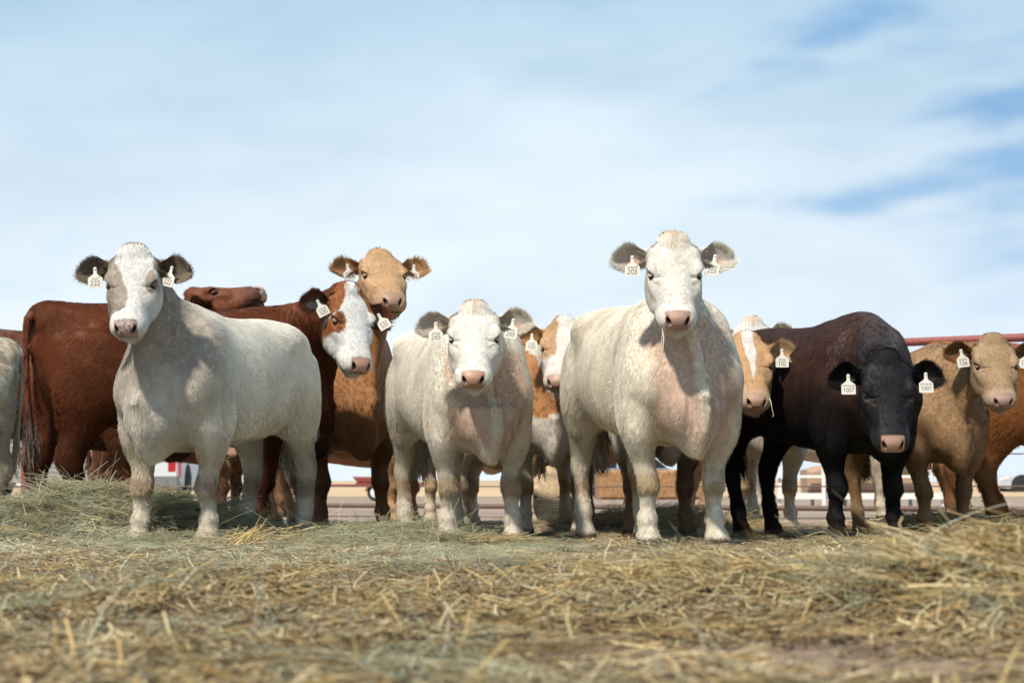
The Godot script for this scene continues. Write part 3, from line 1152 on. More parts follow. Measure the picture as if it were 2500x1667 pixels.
func fur(root: Node3D, d: Dictionary, v: PackedVector3Array, n: PackedVector3Array) -> void:
	var total: int = d.fur
	var bufs: Array = [PackedFloat32Array(), PackedFloat32Array(), PackedFloat32Array(), PackedFloat32Array()]
	var n_body := tri_head_from / 3
	var n_head := (tri_ear_from - tri_head_from) / 3
	var n_ear := (tri_tail_from - tri_ear_from) / 3
	var n_tail := (ti.size() - tri_tail_from) / 3
	var shag: float = d.get("shag", 1.0)
	for i in total:
		var r := rng.randf()
		var t: int
		if r < 0.72:
			t = rng.randi() % n_body
		elif r < 0.80:
			t = n_body + rng.randi() % n_head
		elif r < 0.9965:
			t = n_body + n_head + rng.randi() % n_ear
		else:
			t = n_body + n_head + n_ear + rng.randi() % n_tail
		var a := ti[t * 3]
		var b := ti[t * 3 + 1]
		var c := ti[t * 3 + 2]
		var wa := rng.randf()
		var wb := rng.randf() * (1.0 - wa)
		var wc := 1.0 - wa - wb
		var p := tv[a] * wa + tv[b] * wb + tv[c] * wc
		var h := th[a] * wa + th[b] * wb + th[c] * wc
		var kind := tk[a]
		var nn := (n[a] * wa + n[b] * wb + n[c] * wc).normalized()
		var flow: Vector3
		var length := 0.026
		var which := rng.randi() % 2
		if kind == BODY:
			flow = Vector3(p.x * 0.3, -0.55, -0.75)
			if p.z > 0.55 and p.y > 0.5:
				flow = Vector3(p.x * 1.2, -0.9, -0.15)
			length = 0.022 + 0.022 * smoothstep(1.05, 0.62, p.y)
			if p.y < 0.60:
				flow = Vector3(p.x * 0.2, -1.0, -0.25)
				length = 0.025 if p.y > 0.2 else 0.018
				which = 2 + rng.randi() % 2
				if p.y < 0.03:
					continue
			elif p.y < 0.85 and rng.randf() < 0.4:
				which = 3
			if p.z > 0.55:
				length *= 0.55 if p.y > 0.5 else 1.0
			length *= shag
			var sw := noise2.get_noise_3d(p.x * 5.0, p.y * 5.0, p.z * 5.0)
			flow = flow.normalized() + Vector3(0, 0.35 * sw, -0.35 * sw) + Vector3(rng.randf_range(-0.2, 0.2), rng.randf_range(-0.2, 0.2), rng.randf_range(-0.2, 0.2))
		elif kind == HEAD:
			if h.z > 0.36 and h.y > -0.12:
				continue
			if Vector3(absf(h.x) - 0.118, h.y + 0.037, h.z - 0.192).length() < 0.036:
				continue
			var fh := Vector3(h.x * 3.0, 0.0, 1.0) if h.z < 0.16 and h.y > -0.06 else Vector3(0, -0.8, -0.3)
			if h.z > 0.30:
				fh = Vector3(0, -1, 0.1)
			if h.z < 0.035:
				fh = Vector3(h.x * 6.0, 0.35, -0.8)
			flow = head_basis * fh
			length = 0.011 if h.y > -0.07 else 0.020
			if h.z < 0.04:
				length = 0.024
		elif kind == TAIL:
			flow = Vector3(0, -1, -0.1)
			length = 0.022 + 0.055 * smoothstep(0.72, 0.5, p.y)
			which = 0
		else:
			# ears: long hair outwards along the rims
			var fr := ear_frame(h.z)
			var edge := absf(h.y)
			if kind == EAR_IN and edge < 0.6 and rng.randf() < 0.45:
				continue
			flow = head_basis * (fr[1] * 0.8 + fr[2] * (signf(h.y) * 0.9 * edge) + fr[3] * (0.25 if kind == EAR_IN else -0.1))
			length = rng.randf_range(0.016, 0.036) * (1.15 if edge > 0.7 or h.x > 0.8 else 0.8)
			if kind == EAR_IN and edge < 0.75 and h.y > -0.2:
				continue
			if kind == EAR_IN and edge < 0.75:
				flow = head_basis * (fr[2] * 0.9 * (1.0 if h.y < 0.0 else -0.4) + fr[1] * 0.7 + fr[3] * 0.5)
		var pp := posed(p, kind)
		flow = now_q * flow
		length *= size * rng.randf_range(0.75, 1.25)
		var z := (flow - nn * flow.dot(nn))
		if z.length() < 1e-4:
			continue
		z = z.normalized()
		var x := nn.cross(z)
		var col := coat(kind, p, h, d) * rng.randf_range(0.94, 1.18)
		if kind == EAR_IN:
			col = mixc(col, d.get("ear_hair", d.ear), 0.8)
		elif kind == EAR_OUT:
			col = mixc(col, d.get("ear_hair", d.ear), 0.6)
		var bx := x * (length * (0.55 if kind == EAR_IN or kind == EAR_OUT else 1.0))
		var by := nn * length
		var bz := z * length
		bufs[which].append_array(PackedFloat32Array([bx.x, by.x, bz.x, pp.x, bx.y, by.y, bz.y, pp.y, bx.z, by.z, bz.z, pp.z, col.x, col.y, col.z, 1.0]))
	for k in 4:
		var mm := MultiMesh.new()
		mm.transform_format = MultiMesh.TRANSFORM_3D
		mm.use_colors = true
		mm.mesh = tufts[k]
		mm.instance_count = bufs[k].size() / 16
		if mm.instance_count == 0:
			continue
		mm.buffer = bufs[k]
		var o := MultiMeshInstance3D.new()
		o.name = "coat_hair" if k == 0 else "coat_hair_%03d" % k
		o.multimesh = mm
		o.material_override = fur_mat
		o.set_meta("kind", "stuff")
		root.add_child(o)


# ------------------------------------------------------------------ the herd
func herd() -> void:
	cow({"label": "white heifer with taupe right cheek, dark taupe ears and tags numbered 222", "at": Vector3(-1.596, 0, -10.94), "turn": -20.0, "size": 1.0, "girth": 1.04,
		"poll": Vector3(-1.916, 1.501, -10.0), "yaw": -3.0, "pitch": 2.0, "roll": 1.0, "swing": [0.06, -0.05, 0.05, -0.10], "ears": [4.0, 2.0],
		"coat": "taupe", "base": Vector3(0.78, 0.73, 0.63), "head": Vector3(0.30, 0.255, 0.21), "face": "blaze_taupe", "muzzle": Vector3(0.56, 0.53, 0.48), "muzzle_mix": 0.5,
		"ear": Vector3(0.155, 0.12, 0.09), "ear_in": Vector3(0.07, 0.052, 0.042), "ear_hair": Vector3(0.24, 0.19, 0.14), "nose": Vector3(0.331, 0.209, 0.183), "spotty": true,
		"leg": Vector3(0.65, 0.58, 0.475), "knee": Vector3(0.33, 0.235, 0.145), "number": "222", "small": "22-0.9", "tag_roll": [3.0, -14.0], "tag_turn": [8.0, -26.0], "fur": 52000, "shag": 1.25})
	cow({"label": "cream heifer with head held high and tags numbered 203", "at": Vector3(0.735, 0, -10.79), "turn": 14.0, "size": 1.05, "girth": 1.05, "off": 5.0,
		"poll": Vector3(0.806, 1.541, -9.85), "yaw": 1.0, "pitch": 0.0, "swing": [0.02, 0.03, -0.04, 0.06], "ears": [6.0, 9.0],
		"coat": "cream", "pink": true, "base": Vector3(0.82, 0.755, 0.63), "head": Vector3(0.68, 0.65, 0.59), "face": "cream",
		"ear": Vector3(0.58, 0.51, 0.41), "ear_in": Vector3(0.52, 0.33, 0.255), "ear_hair": Vector3(0.66, 0.63, 0.58), "leg": Vector3(0.72, 0.66, 0.55), "knee": Vector3(0.40, 0.29, 0.16),
		"number": "203", "small": "22-Red Rd", "tag_roll": [0.0, -10.0], "tag_turn": [0.0, -28.0], "fur": 52000})
	cow({"label": "cream heifer with lowered pale face and tags numbered 269", "at": Vector3(-0.324, 0, -11.45), "turn": 16.0, "size": 1.0, "girth": 1.0, "head_scale": Vector3(1.04, 1.0, 1.0), "off": 11.0,
		"poll": Vector3(-0.197, 1.255, -10.45), "yaw": -1.0, "pitch": -3.0, "swing": [-0.02, 0.08, 0.0, 0.05], "ears": [4.0, 14.0],
		"coat": "cream", "pink": true, "base": Vector3(0.80, 0.745, 0.645), "head": Vector3(0.68, 0.66, 0.61), "face": "cream",
		"ear": Vector3(0.50, 0.44, 0.35), "ear_in": Vector3(0.46, 0.33, 0.25), "ear_hair": Vector3(0.62, 0.57, 0.50), "nose": Vector3(0.339, 0.188, 0.126), "leg": Vector3(0.68, 0.615, 0.51), "knee": Vector3(0.34, 0.24, 0.14),
		"number": "269", "small": "269 Red", "tag_roll": [1.0, -8.0], "tag_turn": [0.0, -24.0], "fur": 52000, "shag": 1.1})
	cow({"label": "red-brown steer with white face, brown eye patch and tags numbered 335", "at": Vector3(-1.98, 0, -11.93), "turn": 120.0, "size": 1.10, "head_scale": Vector3(0.98, 1.0, 1.06), "off": 17.0,
		"poll": Vector3(-0.971, 1.50, -11.9), "yaw": 33.0, "pitch": 3.0, "roll": -3.0, "swing": [-0.12, 0.0, 0.05, -0.1], "ears": [8.0, -16.0],
		"coat": "red", "base": Vector3(0.128, 0.038, 0.0155), "head": Vector3(0.25, 0.085, 0.03), "face": "white_mask", "muzzle": Vector3(0.62, 0.60, 0.56), "muzzle_mix": 0.9, "rim": Vector3(0.09, 0.035, 0.018),
		"ear": Vector3(0.13, 0.042, 0.02), "ear_in": Vector3(0.33, 0.26, 0.235), "ear_hair": Vector3(0.13, 0.05, 0.028), "nose": Vector3(0.353, 0.199, 0.143), "leg": Vector3(0.085, 0.028, 0.013), "knee": Vector3(0.06, 0.02, 0.01), "switch": Vector3(0.13, 0.10, 0.08),
		"number": "335", "small": "Cla Red Blk", "tag_roll": [28.0, 30.0], "tag_turn": [-16.0, -34.0], "fur": 36000, "shag": 1.1})
	cow({"label": "tan heifer with raised head, tallest of the herd, tags numbered 1024", "at": Vector3(-1.30, 0, -13.47), "turn": 25.0, "size": 1.10, "off": 23.0,
		"poll": Vector3(-0.836, 1.779, -12.5), "yaw": 17.0, "pitch": -23.0, "swing": [0.0, 0.12, 0.0, 0.0], "ears": [10.0, 16.0],
		"coat": "tan", "base": Vector3(0.33, 0.155, 0.062), "low": Vector3(0.22, 0.092, 0.034), "head": Vector3(0.44, 0.275, 0.145), "muzzle": Vector3(0.36, 0.23, 0.155), "rim": Vector3(0.42, 0.33, 0.25),
		"ear": Vector3(0.34, 0.155, 0.055), "ear_in": Vector3(0.34, 0.165, 0.085), "ear_hair": Vector3(0.44, 0.26, 0.12), "nose": Vector3(0.282, 0.171, 0.119), "leg": Vector3(0.165, 0.075, 0.032), "knee": Vector3(0.13, 0.058, 0.025),
		"number": "1024", "small": "2-26 B Red", "tag_roll": [10.0, -4.0], "tag_turn": [0.0, -8.0], "fur": 20000, "shag": 0.7})
	cow({"label": "brown-black steer with a black face and tags numbered 1007", "at": Vector3(1.752, 0, -11.576), "turn": 25.0, "size": 1.0, "girth": 1.05, "head_scale": Vector3(1.02, 1.0, 1.09), "off": 29.0,
		"poll": Vector3(1.946, 0.985, -10.3), "yaw": 0.0, "pitch": 8.0, "swing": [-0.03, 0.04, 0.05, -0.08], "ears": [1.0, 6.0],
		"coat": "bay", "base": Vector3(0.050, 0.025, 0.0195), "head": Vector3(0.011, 0.011, 0.0125), "muzzle": Vector3(0.012, 0.012, 0.013), "rim": Vector3(0.12, 0.072, 0.058),
		"ear": Vector3(0.010, 0.009, 0.010), "ear_in": Vector3(0.012, 0.010, 0.010), "ear_hair": Vector3(0.014, 0.012, 0.012), "nose": Vector3(0.296, 0.171, 0.126), "leg": Vector3(0.011, 0.010, 0.011), "knee": Vector3(0.013, 0.012, 0.012), "switch": Vector3(0.012, 0.012, 0.012),
		"number": "1007", "small": "1007-Red Blk", "fur": 44000, "shag": 1.1})
	cow({"label": "fawn steer standing under the pipe rail, tags numbered 104", "at": Vector3(2.47, 0, -12.33), "turn": 12.0, "size": 0.91, "head_scale": Vector3(1.08, 1.0, 1.03), "off": 37.0,
		"poll": Vector3(2.79, 1.165, -11.5), "yaw": 3.0, "pitch": -2.0, "swing": [0.10, -0.06, 0.04, -0.04], "ears": [9.0, 5.0],
		"coat": "tan", "base": Vector3(0.33, 0.205, 0.110), "low": Vector3(0.29, 0.175, 0.09), "head": Vector3(0.32, 0.215, 0.125), "muzzle": Vector3(0.40, 0.33, 0.25), "rim": Vector3(0.30, 0.24, 0.18),
		"ear": Vector3(0.20, 0.098, 0.040), "ear_in": Vector3(0.16, 0.08, 0.036), "ear_hair": Vector3(0.22, 0.11, 0.045), "nose": Vector3(0.304, 0.184, 0.143), "leg": Vector3(0.27, 0.165, 0.085), "knee": Vector3(0.21, 0.125, 0.062),
		"number": "104", "small": "104 Red Rd", "tag_roll": [8.0, -8.0], "tag_turn": [6.0, -10.0], "fur": 36000, "shag": 1.15})
	cow({"label": "orange heifer with white forehead blaze peering past a cream shoulder, tag numbered 102", "at": Vector3(0.78, 0, -12.56), "turn": 12.0, "size": 1.0, "off": 41.0,
		"poll": Vector3(1.335, 1.16, -11.25), "yaw": 6.0, "pitch": -6.0, "ears": [4.0, 10.0],
		"coat": "pied", "base": Vector3(0.22, 0.095, 0.038), "head": Vector3(0.46, 0.275, 0.140), "face": "blaze", "muzzle": Vector3(0.40, 0.33, 0.26), "rim": Vector3(0.24, 0.17, 0.11),
		"ear": Vector3(0.42, 0.24, 0.105), "ear_in": Vector3(0.40, 0.20, 0.095), "ear_hair": Vector3(0.55, 0.39, 0.22), "nose": Vector3(0.339, 0.199, 0.146), "leg": Vector3(0.20, 0.13, 0.08), "knee": Vector3(0.16, 0.10, 0.06),
		"number": "102", "small": "102 Red", "tag_sides": [1.0], "tag_turn": [0.0, -6.0], "fur": 14000})
	cow({"label": "orange and white heifer half hidden between two cream heifers, tag numbered 103", "at": Vector3(0.236, 0, -13.07), "turn": 2.0, "size": 1.0, "off": 47.0,
		"poll": Vector3(0.315, 1.322, -12.1), "yaw": -14.0, "pitch": -4.0, "ears": [6.0, 6.0],
		"coat": "pied", "base": Vector3(0.42, 0.20, 0.080), "head": Vector3(0.44, 0.27, 0.145), "face": "half", "muzzle": Vector3(0.5, 0.45, 0.40),
		"ear": Vector3(0.42, 0.215, 0.085), "ear_in": Vector3(0.33, 0.16, 0.07), "ear_hair": Vector3(0.45, 0.24, 0.10), "leg": Vector3(0.53, 0.47, 0.39), "knee": Vector3(0.28, 0.17, 0.08),
		"number": "103", "small": "103 Red", "tag_sides": [-1.0], "fur": 14000})
	cow({"label": "deep red heifer with muzzle lifted level above a pale back", "at": Vector3(-3.12, 0, -13.5), "turn": 88.0, "size": 1.10, "off": 53.0,
		"poll": Vector3(-2.15, 1.615, -13.3), "yaw": 76.0, "pitch": -66.0, "ears": [-30.0, -30.0],
		"coat": "red", "base": Vector3(0.125, 0.042, 0.019), "head": Vector3(0.155, 0.05, 0.022), "muzzle": Vector3(0.05, 0.028, 0.022), "rim": Vector3(0.03, 0.018, 0.014),
		"ear": Vector3(0.12, 0.04, 0.018), "ear_in": Vector3(0.14, 0.07, 0.04), "nose": Vector3(0.339, 0.209, 0.164), "leg": Vector3(0.08, 0.03, 0.014), "fur": 9000})
	cow({"label": "grey-cream cow at the picture's far edge, only its rump in view", "at": Vector3(-3.87, 0, -12.3), "turn": -55.0, "size": 1.0, "off": 59.0,
		"poll": Vector3(-4.85, 1.30, -11.7), "yaw": -55.0, "pitch": 4.0,
		"coat": "cream", "base": Vector3(0.52, 0.485, 0.40), "head": Vector3(0.55, 0.50, 0.42), "face": "cream",
		"ear": Vector3(0.5, 0.43, 0.34), "ear_in": Vector3(0.34, 0.22, 0.16), "leg": Vector3(0.42, 0.37, 0.30), "switch": Vector3(0.4, 0.35, 0.28), "fur": 12000})
	cow({"label": "curly tan cow behind the tan and cream heifers, head out of sight", "at": Vector3(-0.85, 0, -14.55), "turn": 80.0, "size": 1.02, "girth": 1.05, "off": 61.0,
		"poll": Vector3(0.15, 1.10, -14.45), "yaw": 70.0, "pitch": 8.0,
		"coat": "tan", "base": Vector3(0.48, 0.375, 0.245), "low": Vector3(0.40, 0.295, 0.175), "head": Vector3(0.45, 0.35, 0.23),
		"ear": Vector3(0.42, 0.31, 0.19), "ear_in": Vector3(0.30, 0.19, 0.12), "leg": Vector3(0.46, 0.39, 0.30), "knee": Vector3(0.30, 0.22, 0.14), "fur": 14000, "shag": 1.3})
	cow({"label": "curly-faced tan steer grazing with its head down between white legs", "at": Vector3(0.42, 0, -16.3), "turn": -6.0, "size": 0.95, "off": 67.0,
		"poll": Vector3(0.283, 0.42, -15.2), "yaw": -4.0, "pitch": 10.0, "ears": [-20.0, -20.0],
		"coat": "tan", "base": Vector3(0.50, 0.36, 0.21), "head": Vector3(0.53, 0.40, 0.255), "low": Vector3(0.42, 0.28, 0.155),
		"ear": Vector3(0.42, 0.29, 0.16), "ear_in": Vector3(0.30, 0.18, 0.10), "leg": Vector3(0.50, 0.41, 0.31), "fur": 12000, "shag": 1.2})
	cow({"label": "white-polled cream heifer behind the brown-black steer, ear showing over its back", "at": Vector3(1.68, 0, -14.07), "turn": 5.0, "size": 1.0, "off": 71.0,
		"poll": Vector3(1.60, 1.41, -13.2), "yaw": 3.0, "pitch": 0.0, "ears": [6.0, 16.0],
		"coat": "cream", "base": Vector3(0.58, 0.52, 0.43), "head": Vector3(0.64, 0.61, 0.56), "face": "cream",
		"ear": Vector3(0.55, 0.47, 0.36), "ear_in": Vector3(0.48, 0.33, 0.24), "leg": Vector3(0.56, 0.50, 0.42), "knee": Vector3(0.32, 0.21, 0.11), "fur": 12000})
	cow({"label": "shaggy red-brown steer at the picture's far edge beside the fawn steer", "at": Vector3(3.62, 0, -12.55), "turn": 86.0, "size": 0.95, "off": 73.0,
		"poll": Vector3(4.6, 1.2, -12.4), "yaw": 86.0, "pitch": 4.0, "swing": [0.0, 0.0, 0.0, 0.10],
		"coat": "tan", "base": Vector3(0.26, 0.10, 0.032), "low": Vector3(0.19, 0.07, 0.022), "head": Vector3(0.2, 0.08, 0.03),
		"ear": Vector3(0.2, 0.08, 0.03), "leg": Vector3(0.26, 0.125, 0.05), "knee": Vector3(0.2, 0.09, 0.035), "fur": 16000, "shag": 1.4})
	cow({"label": "russet cow standing side-on against the pipe rail behind the fawn steer", "at": Vector3(3.90, 0, -14.4), "turn": 92.0, "size": 1.08, "off": 79.0,
		"poll": Vector3(5.0, 1.45, -14.4), "yaw": 90.0, "pitch": 4.0,
		"coat": "tan", "base": Vector3(0.27, 0.115, 0.042), "low": Vector3(0.18, 0.07, 0.025), "head": Vector3(0.25, 0.1, 0.04),
		"ear": Vector3(0.2, 0.08, 0.03), "leg": Vector3(0.2, 0.09, 0.04), "fur": 9000})
	cow({"label": "light tan cow far behind, only its legs and flank showing under the herd", "at": Vector3(-1.35, 0, -16.4), "turn": 66.0, "size": 1.0, "off": 83.0,
		"poll": Vector3(-0.40, 1.15, -16.1), "yaw": 60.0, "pitch": 4.0,
		"coat": "tan", "base": Vector3(0.42, 0.26, 0.135), "low": Vector3(0.37, 0.21, 0.10), "head": Vector3(0.42, 0.27, 0.14),
		"ear": Vector3(0.35, 0.2, 0.1), "leg": Vector3(0.38, 0.225, 0.115), "fur": 6000})
	cow({"label": "curly tan cow behind the white heifer, a foreleg showing between its hooves", "at": Vector3(-2.14, 0, -15.3), "turn": 8.0, "size": 0.97, "off": 89.0,
		"poll": Vector3(-2.0, 0.95, -14.3), "yaw": 5.0, "pitch": 10.0,
		"coat": "tan", "base": Vector3(0.40, 0.24, 0.115), "low": Vector3(0.34, 0.19, 0.085), "head": Vector3(0.4, 0.25, 0.13),
		"ear": Vector3(0.35, 0.2, 0.1), "leg": Vector3(0.36, 0.215, 0.105), "fur": 9000, "shag": 1.2})
	cow({"label": "cream cow far behind, its pale legs showing under the heifer tagged 269", "at": Vector3(-0.52, 0, -16.6), "turn": 4.0, "size": 1.0, "off": 97.0,
		"poll": Vector3(-0.45, 0.98, -15.6), "yaw": 0.0, "pitch": 8.0,
		"coat": "cream", "base": Vector3(0.60, 0.53, 0.43), "head": Vector3(0.62, 0.58, 0.5), "face": "cream",
		"ear": Vector3(0.5, 0.42, 0.32), "leg": Vector3(0.55, 0.47, 0.37), "knee": Vector3(0.32, 0.21, 0.11), "fur": 7000})
	cow({"label": "dusty tan cow far behind, legs showing between the cream heifer's legs", "at": Vector3(1.05, 0, -17.6), "turn": -70.0, "size": 1.0, "off": 101.0,
		"poll": Vector3(0.05, 1.0, -17.3), "yaw": -60.0, "pitch": 10.0,
		"coat": "tan", "base": Vector3(0.36, 0.21, 0.105), "low": Vector3(0.30, 0.165, 0.08), "head": Vector3(0.36, 0.22, 0.11),
		"ear": Vector3(0.3, 0.17, 0.08), "leg": Vector3(0.30, 0.19, 0.11), "fur": 7000})
	cow({"label": "red-brown cow far behind, seen in the gap under the white heifer's belly", "at": Vector3(-3.0, 0, -17.8), "turn": 78.0, "size": 1.0, "off": 103.0,
		"poll": Vector3(-1.95, 1.0, -17.6), "yaw": 70.0, "pitch": 10.0,
		"coat": "red", "base": Vector3(0.17, 0.06, 0.025), "head": Vector3(0.17, 0.06, 0.025), "ear": Vector3(0.15, 0.05, 0.02), "leg": Vector3(0.13, 0.055, 0.028), "fur": 7000})
	cow({"label": "chestnut cow side-on by the back fence, seen under the tan heifer's belly", "at": Vector3(-1.75, 0, -20.2), "turn": 84.0, "size": 1.0, "off": 107.0,
		"poll": Vector3(-0.70, 1.0, -20.0), "yaw": 80.0, "pitch": 10.0,
		"coat": "tan", "base": Vector3(0.30, 0.14, 0.06), "low": Vector3(0.24, 0.11, 0.048), "head": Vector3(0.3, 0.15, 0.07), "ear": Vector3(0.25, 0.12, 0.05), "leg": Vector3(0.24, 0.12, 0.06), "fur": 4000})
	cow({"label": "buff cow side-on by the back fence, seen between the cream heifers' legs", "at": Vector3(0.55, 0, -19.9), "turn": -86.0, "size": 1.0, "off": 109.0,
		"poll": Vector3(-0.50, 0.95, -19.7), "yaw": -80.0, "pitch": 12.0,
		"coat": "tan", "base": Vector3(0.46, 0.33, 0.20), "low": Vector3(0.40, 0.27, 0.15), "head": Vector3(0.46, 0.33, 0.2), "ear": Vector3(0.4, 0.27, 0.15), "leg": Vector3(0.42, 0.31, 0.2), "fur": 4000})
	cow({"label": "pale cow side-on by the back fence, seen between the brown-black steer's legs", "at": Vector3(2.95, 0, -18.7), "turn": 82.0, "size": 0.98, "off": 113.0,
		"poll": Vector3(3.95, 0.98, -18.5), "yaw": 80.0, "pitch": 10.0,
		"coat": "cream", "base": Vector3(0.56, 0.48, 0.37), "head": Vector3(0.55, 0.48, 0.38), "face": "cream", "ear": Vector3(0.45, 0.37, 0.27), "leg": Vector3(0.5, 0.42, 0.32), "fur": 4000})


# ------------------------------------------------------------------ ground, hay and what stands beyond the pen
func bump(x: float, z: float, cx: float, cz: float, sx: float, sz: float) -> float:
	return exp(-pow((x - cx) / sx, 2.0) - pow((z - cz) / sz, 2.0))


func mounds(x: float, z: float) -> float:
	var h := 0.0
	h += 0.25 * bump(x, z, -2.30, -11.0, 0.62, 0.42)
	h += 0.13 * bump(x, z, -3.4, -10.9, 0.6, 0.5)
	h += 0.07 * bump(x, z, -1.55, -11.2, 0.5, 0.5)
	h += 0.02 * bump(x, z, -1.0, -10.0, 0.9, 0.35)
	h += 0.05 * bump(x, z, -0.55, -11.2, 0.5, 0.6)
	h += 0.055 * bump(x, z, 2.75, -10.6, 0.65, 0.45)
	h += 0.0 * bump(x, z, 1.7, -10.7, 0.7, 0.4)
	h += 0.13 * bump(x, z, 0.95, -13.6, 0.7, 0.5)
	h += 0.10 * bump(x, z, 3.1, -13.2, 0.8, 0.6)
	h += 0.075 * bump(x, z, 0.50, -5.0, 0.42, 0.30)
	h += 0.06 * bump(x, z, 0.95, -4.4, 0.30, 0.35)
	h += 0.13 * bump(x, z, 1.16, -4.1, 0.26, 0.40)
	h += 0.05 * bump(x, z, -0.9, -4.6, 0.5, 0.4)
	return h


func lie(x: float, z: float) -> float:
	var near := smoothstep(18.0, 12.0, -z) * smoothstep(9.0, 6.0, absf(x))
	return mounds(x, z) + near * (0.011 * noise.get_noise_2d(x * 1.7, z * 1.7) + 0.010 * noise2.get_noise_2d(x * 6.0, z * 6.0))


func lines(fine_from: float, fine_to: float, step: float, out_a: Array, out_b: Array) -> PackedFloat32Array:
	var a := PackedFloat32Array()
	for v in out_a:
		a.append(v)
	var n := int(roundf((fine_to - fine_from) / step))
	for i in n + 1:
		a.append(fine_from + step * i)
	for v in out_b:
		a.append(v)
	return a


func speckle(scale_a: float, scale_b: float, low: float, high: float, sd: int) -> ImageTexture:
	var w := 320
	var im := Image.create(w, w, false, Image.FORMAT_L8)
	var n := FastNoiseLite.new()
	n.seed = sd
	n.noise_type = FastNoiseLite.TYPE_SIMPLEX_SMOOTH
	n.fractal_octaves = 4
	n.frequency = 1.0
	for y in w:
		for x in w:
			var u := float(x) / w
			var v := float(y) / w
			var s := 0.0
			var tot := 0.0
			for k in 4:
				var du := u - (k % 2)
				var dv := v - (k / 2)
				var wt := (1.0 - absf(du)) * (1.0 - absf(dv))
				s += wt * n.get_noise_2d(du * scale_a, dv * scale_b)
				tot += wt * wt
			var g := clampf(lerpf(low, high, 0.5 + 0.75 * s / sqrt(tot)), 0.0, 1.0)
			im.set_pixel(x, y, Color(g, g, g))
	return ImageTexture.create_from_image(im)


func ground() -> void:
	var xs := lines(-5.6, 5.6, 0.09, [-900, -300, -120, -60, -30, -16, -10, -7], [7, 10, 16, 30, 60, 120, 300, 900])
	var zs := lines(-18.0, -0.8, 0.09, [-1500, -600, -250, -140, -90, -60, -45, -34, -27, -22, -19.5], [0, 2, 8, 30, 120, 400])
	var v := PackedVector3Array()
	var n := PackedVector3Array()
	var col := PackedColorArray()
	var idx := PackedInt32Array()
	var nx := xs.size()
	for z in zs:
		for x in xs:
			v.append(Vector3(x, lie(x, z), z))
			n.append(Vector3(lie(x - 0.05, z) - lie(x + 0.05, z), 0.1, lie(x, z - 0.05) - lie(x, z + 0.05)).normalized())
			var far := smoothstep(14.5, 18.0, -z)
			var k := noise.get_noise_2d(x * 0.9 + 4.0, z * 0.9)
			var c := mixc(Vector3(0.235, 0.168, 0.112), Vector3(0.155, 0.108, 0.070), 0.5 + k)
			c = mixc(c, Vector3(0.36, 0.265, 0.19), 0.9 * bump(x, z, 0.36, -3.5, 0.7, 0.8))
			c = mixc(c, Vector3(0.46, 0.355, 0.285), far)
			c = mixc(c, Vector3(0.40, 0.29, 0.18), smoothstep(55.0, 65.0, -z))
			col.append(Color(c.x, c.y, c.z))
	for i in zs.size() - 1:
		for j in nx - 1:
			var a := i * nx + j
			quad(idx, v, n, a, a + 1, a + nx + 1, a + nx)
	var m := StandardMaterial3D.new()
	m.vertex_color_use_as_albedo = true
	m.albedo_texture = speckle(11.0, 11.0, 0.62, 1.0, 3)
	m.uv1_triplanar = true
	m.uv1_world_triplanar = true
	m.uv1_scale = Vector3(1.7, 1.7, 1.7)
	m.roughness = 0.95
	m.metallic_specular = 0.2
	m.heightmap_enabled = true
	m.heightmap_texture = m.albedo_texture
	m.heightmap_scale = 2.0
	var o := part("ground", array_mesh(v, n, idx, col), m, self)
	o.set_meta("kind", "structure")
	# a low rise of dry grass far behind the yard
	v = PackedVector3Array()
	n = PackedVector3Array()
	col = PackedColorArray()
	idx = PackedInt32Array()
	var rows := [[-66.0, -0.02], [-70.0, 0.12], [-76.0, 0.36], [-84.0, 0.52], [-96.0, 0.56], [-130.0, 0.3], [-180.0, -0.1]]
	for r in rows:
		for j in 61:
			var x := -150.0 + j * 5.0
			v.append(Vector3(x, r[1] * (1.0 + 0.25 * noise2.get_noise_2d(x * 0.05, r[0] * 0.02)), r[0]))
			n.append(Vector3(0, 1, 0.05).normalized())
			var t := 1.0 + 0.2 * noise.get_noise_2d(x * 0.12, r[0] * 0.3)
			col.append(Color(0.43 * t, 0.305 * t, 0.185 * t))
	for i in rows.size() - 1:
		for j in 60:
			var a := i * 61 + j
			quad(idx, v, n, a, a + 1, a + 62, a + 61)
	var hm := plain(1, 1, 1, 1.0)
	hm.vertex_color_use_as_albedo = true
	o = part("hill", array_mesh(v, n, idx, col), hm, self)
	o.set_meta("kind", "structure")


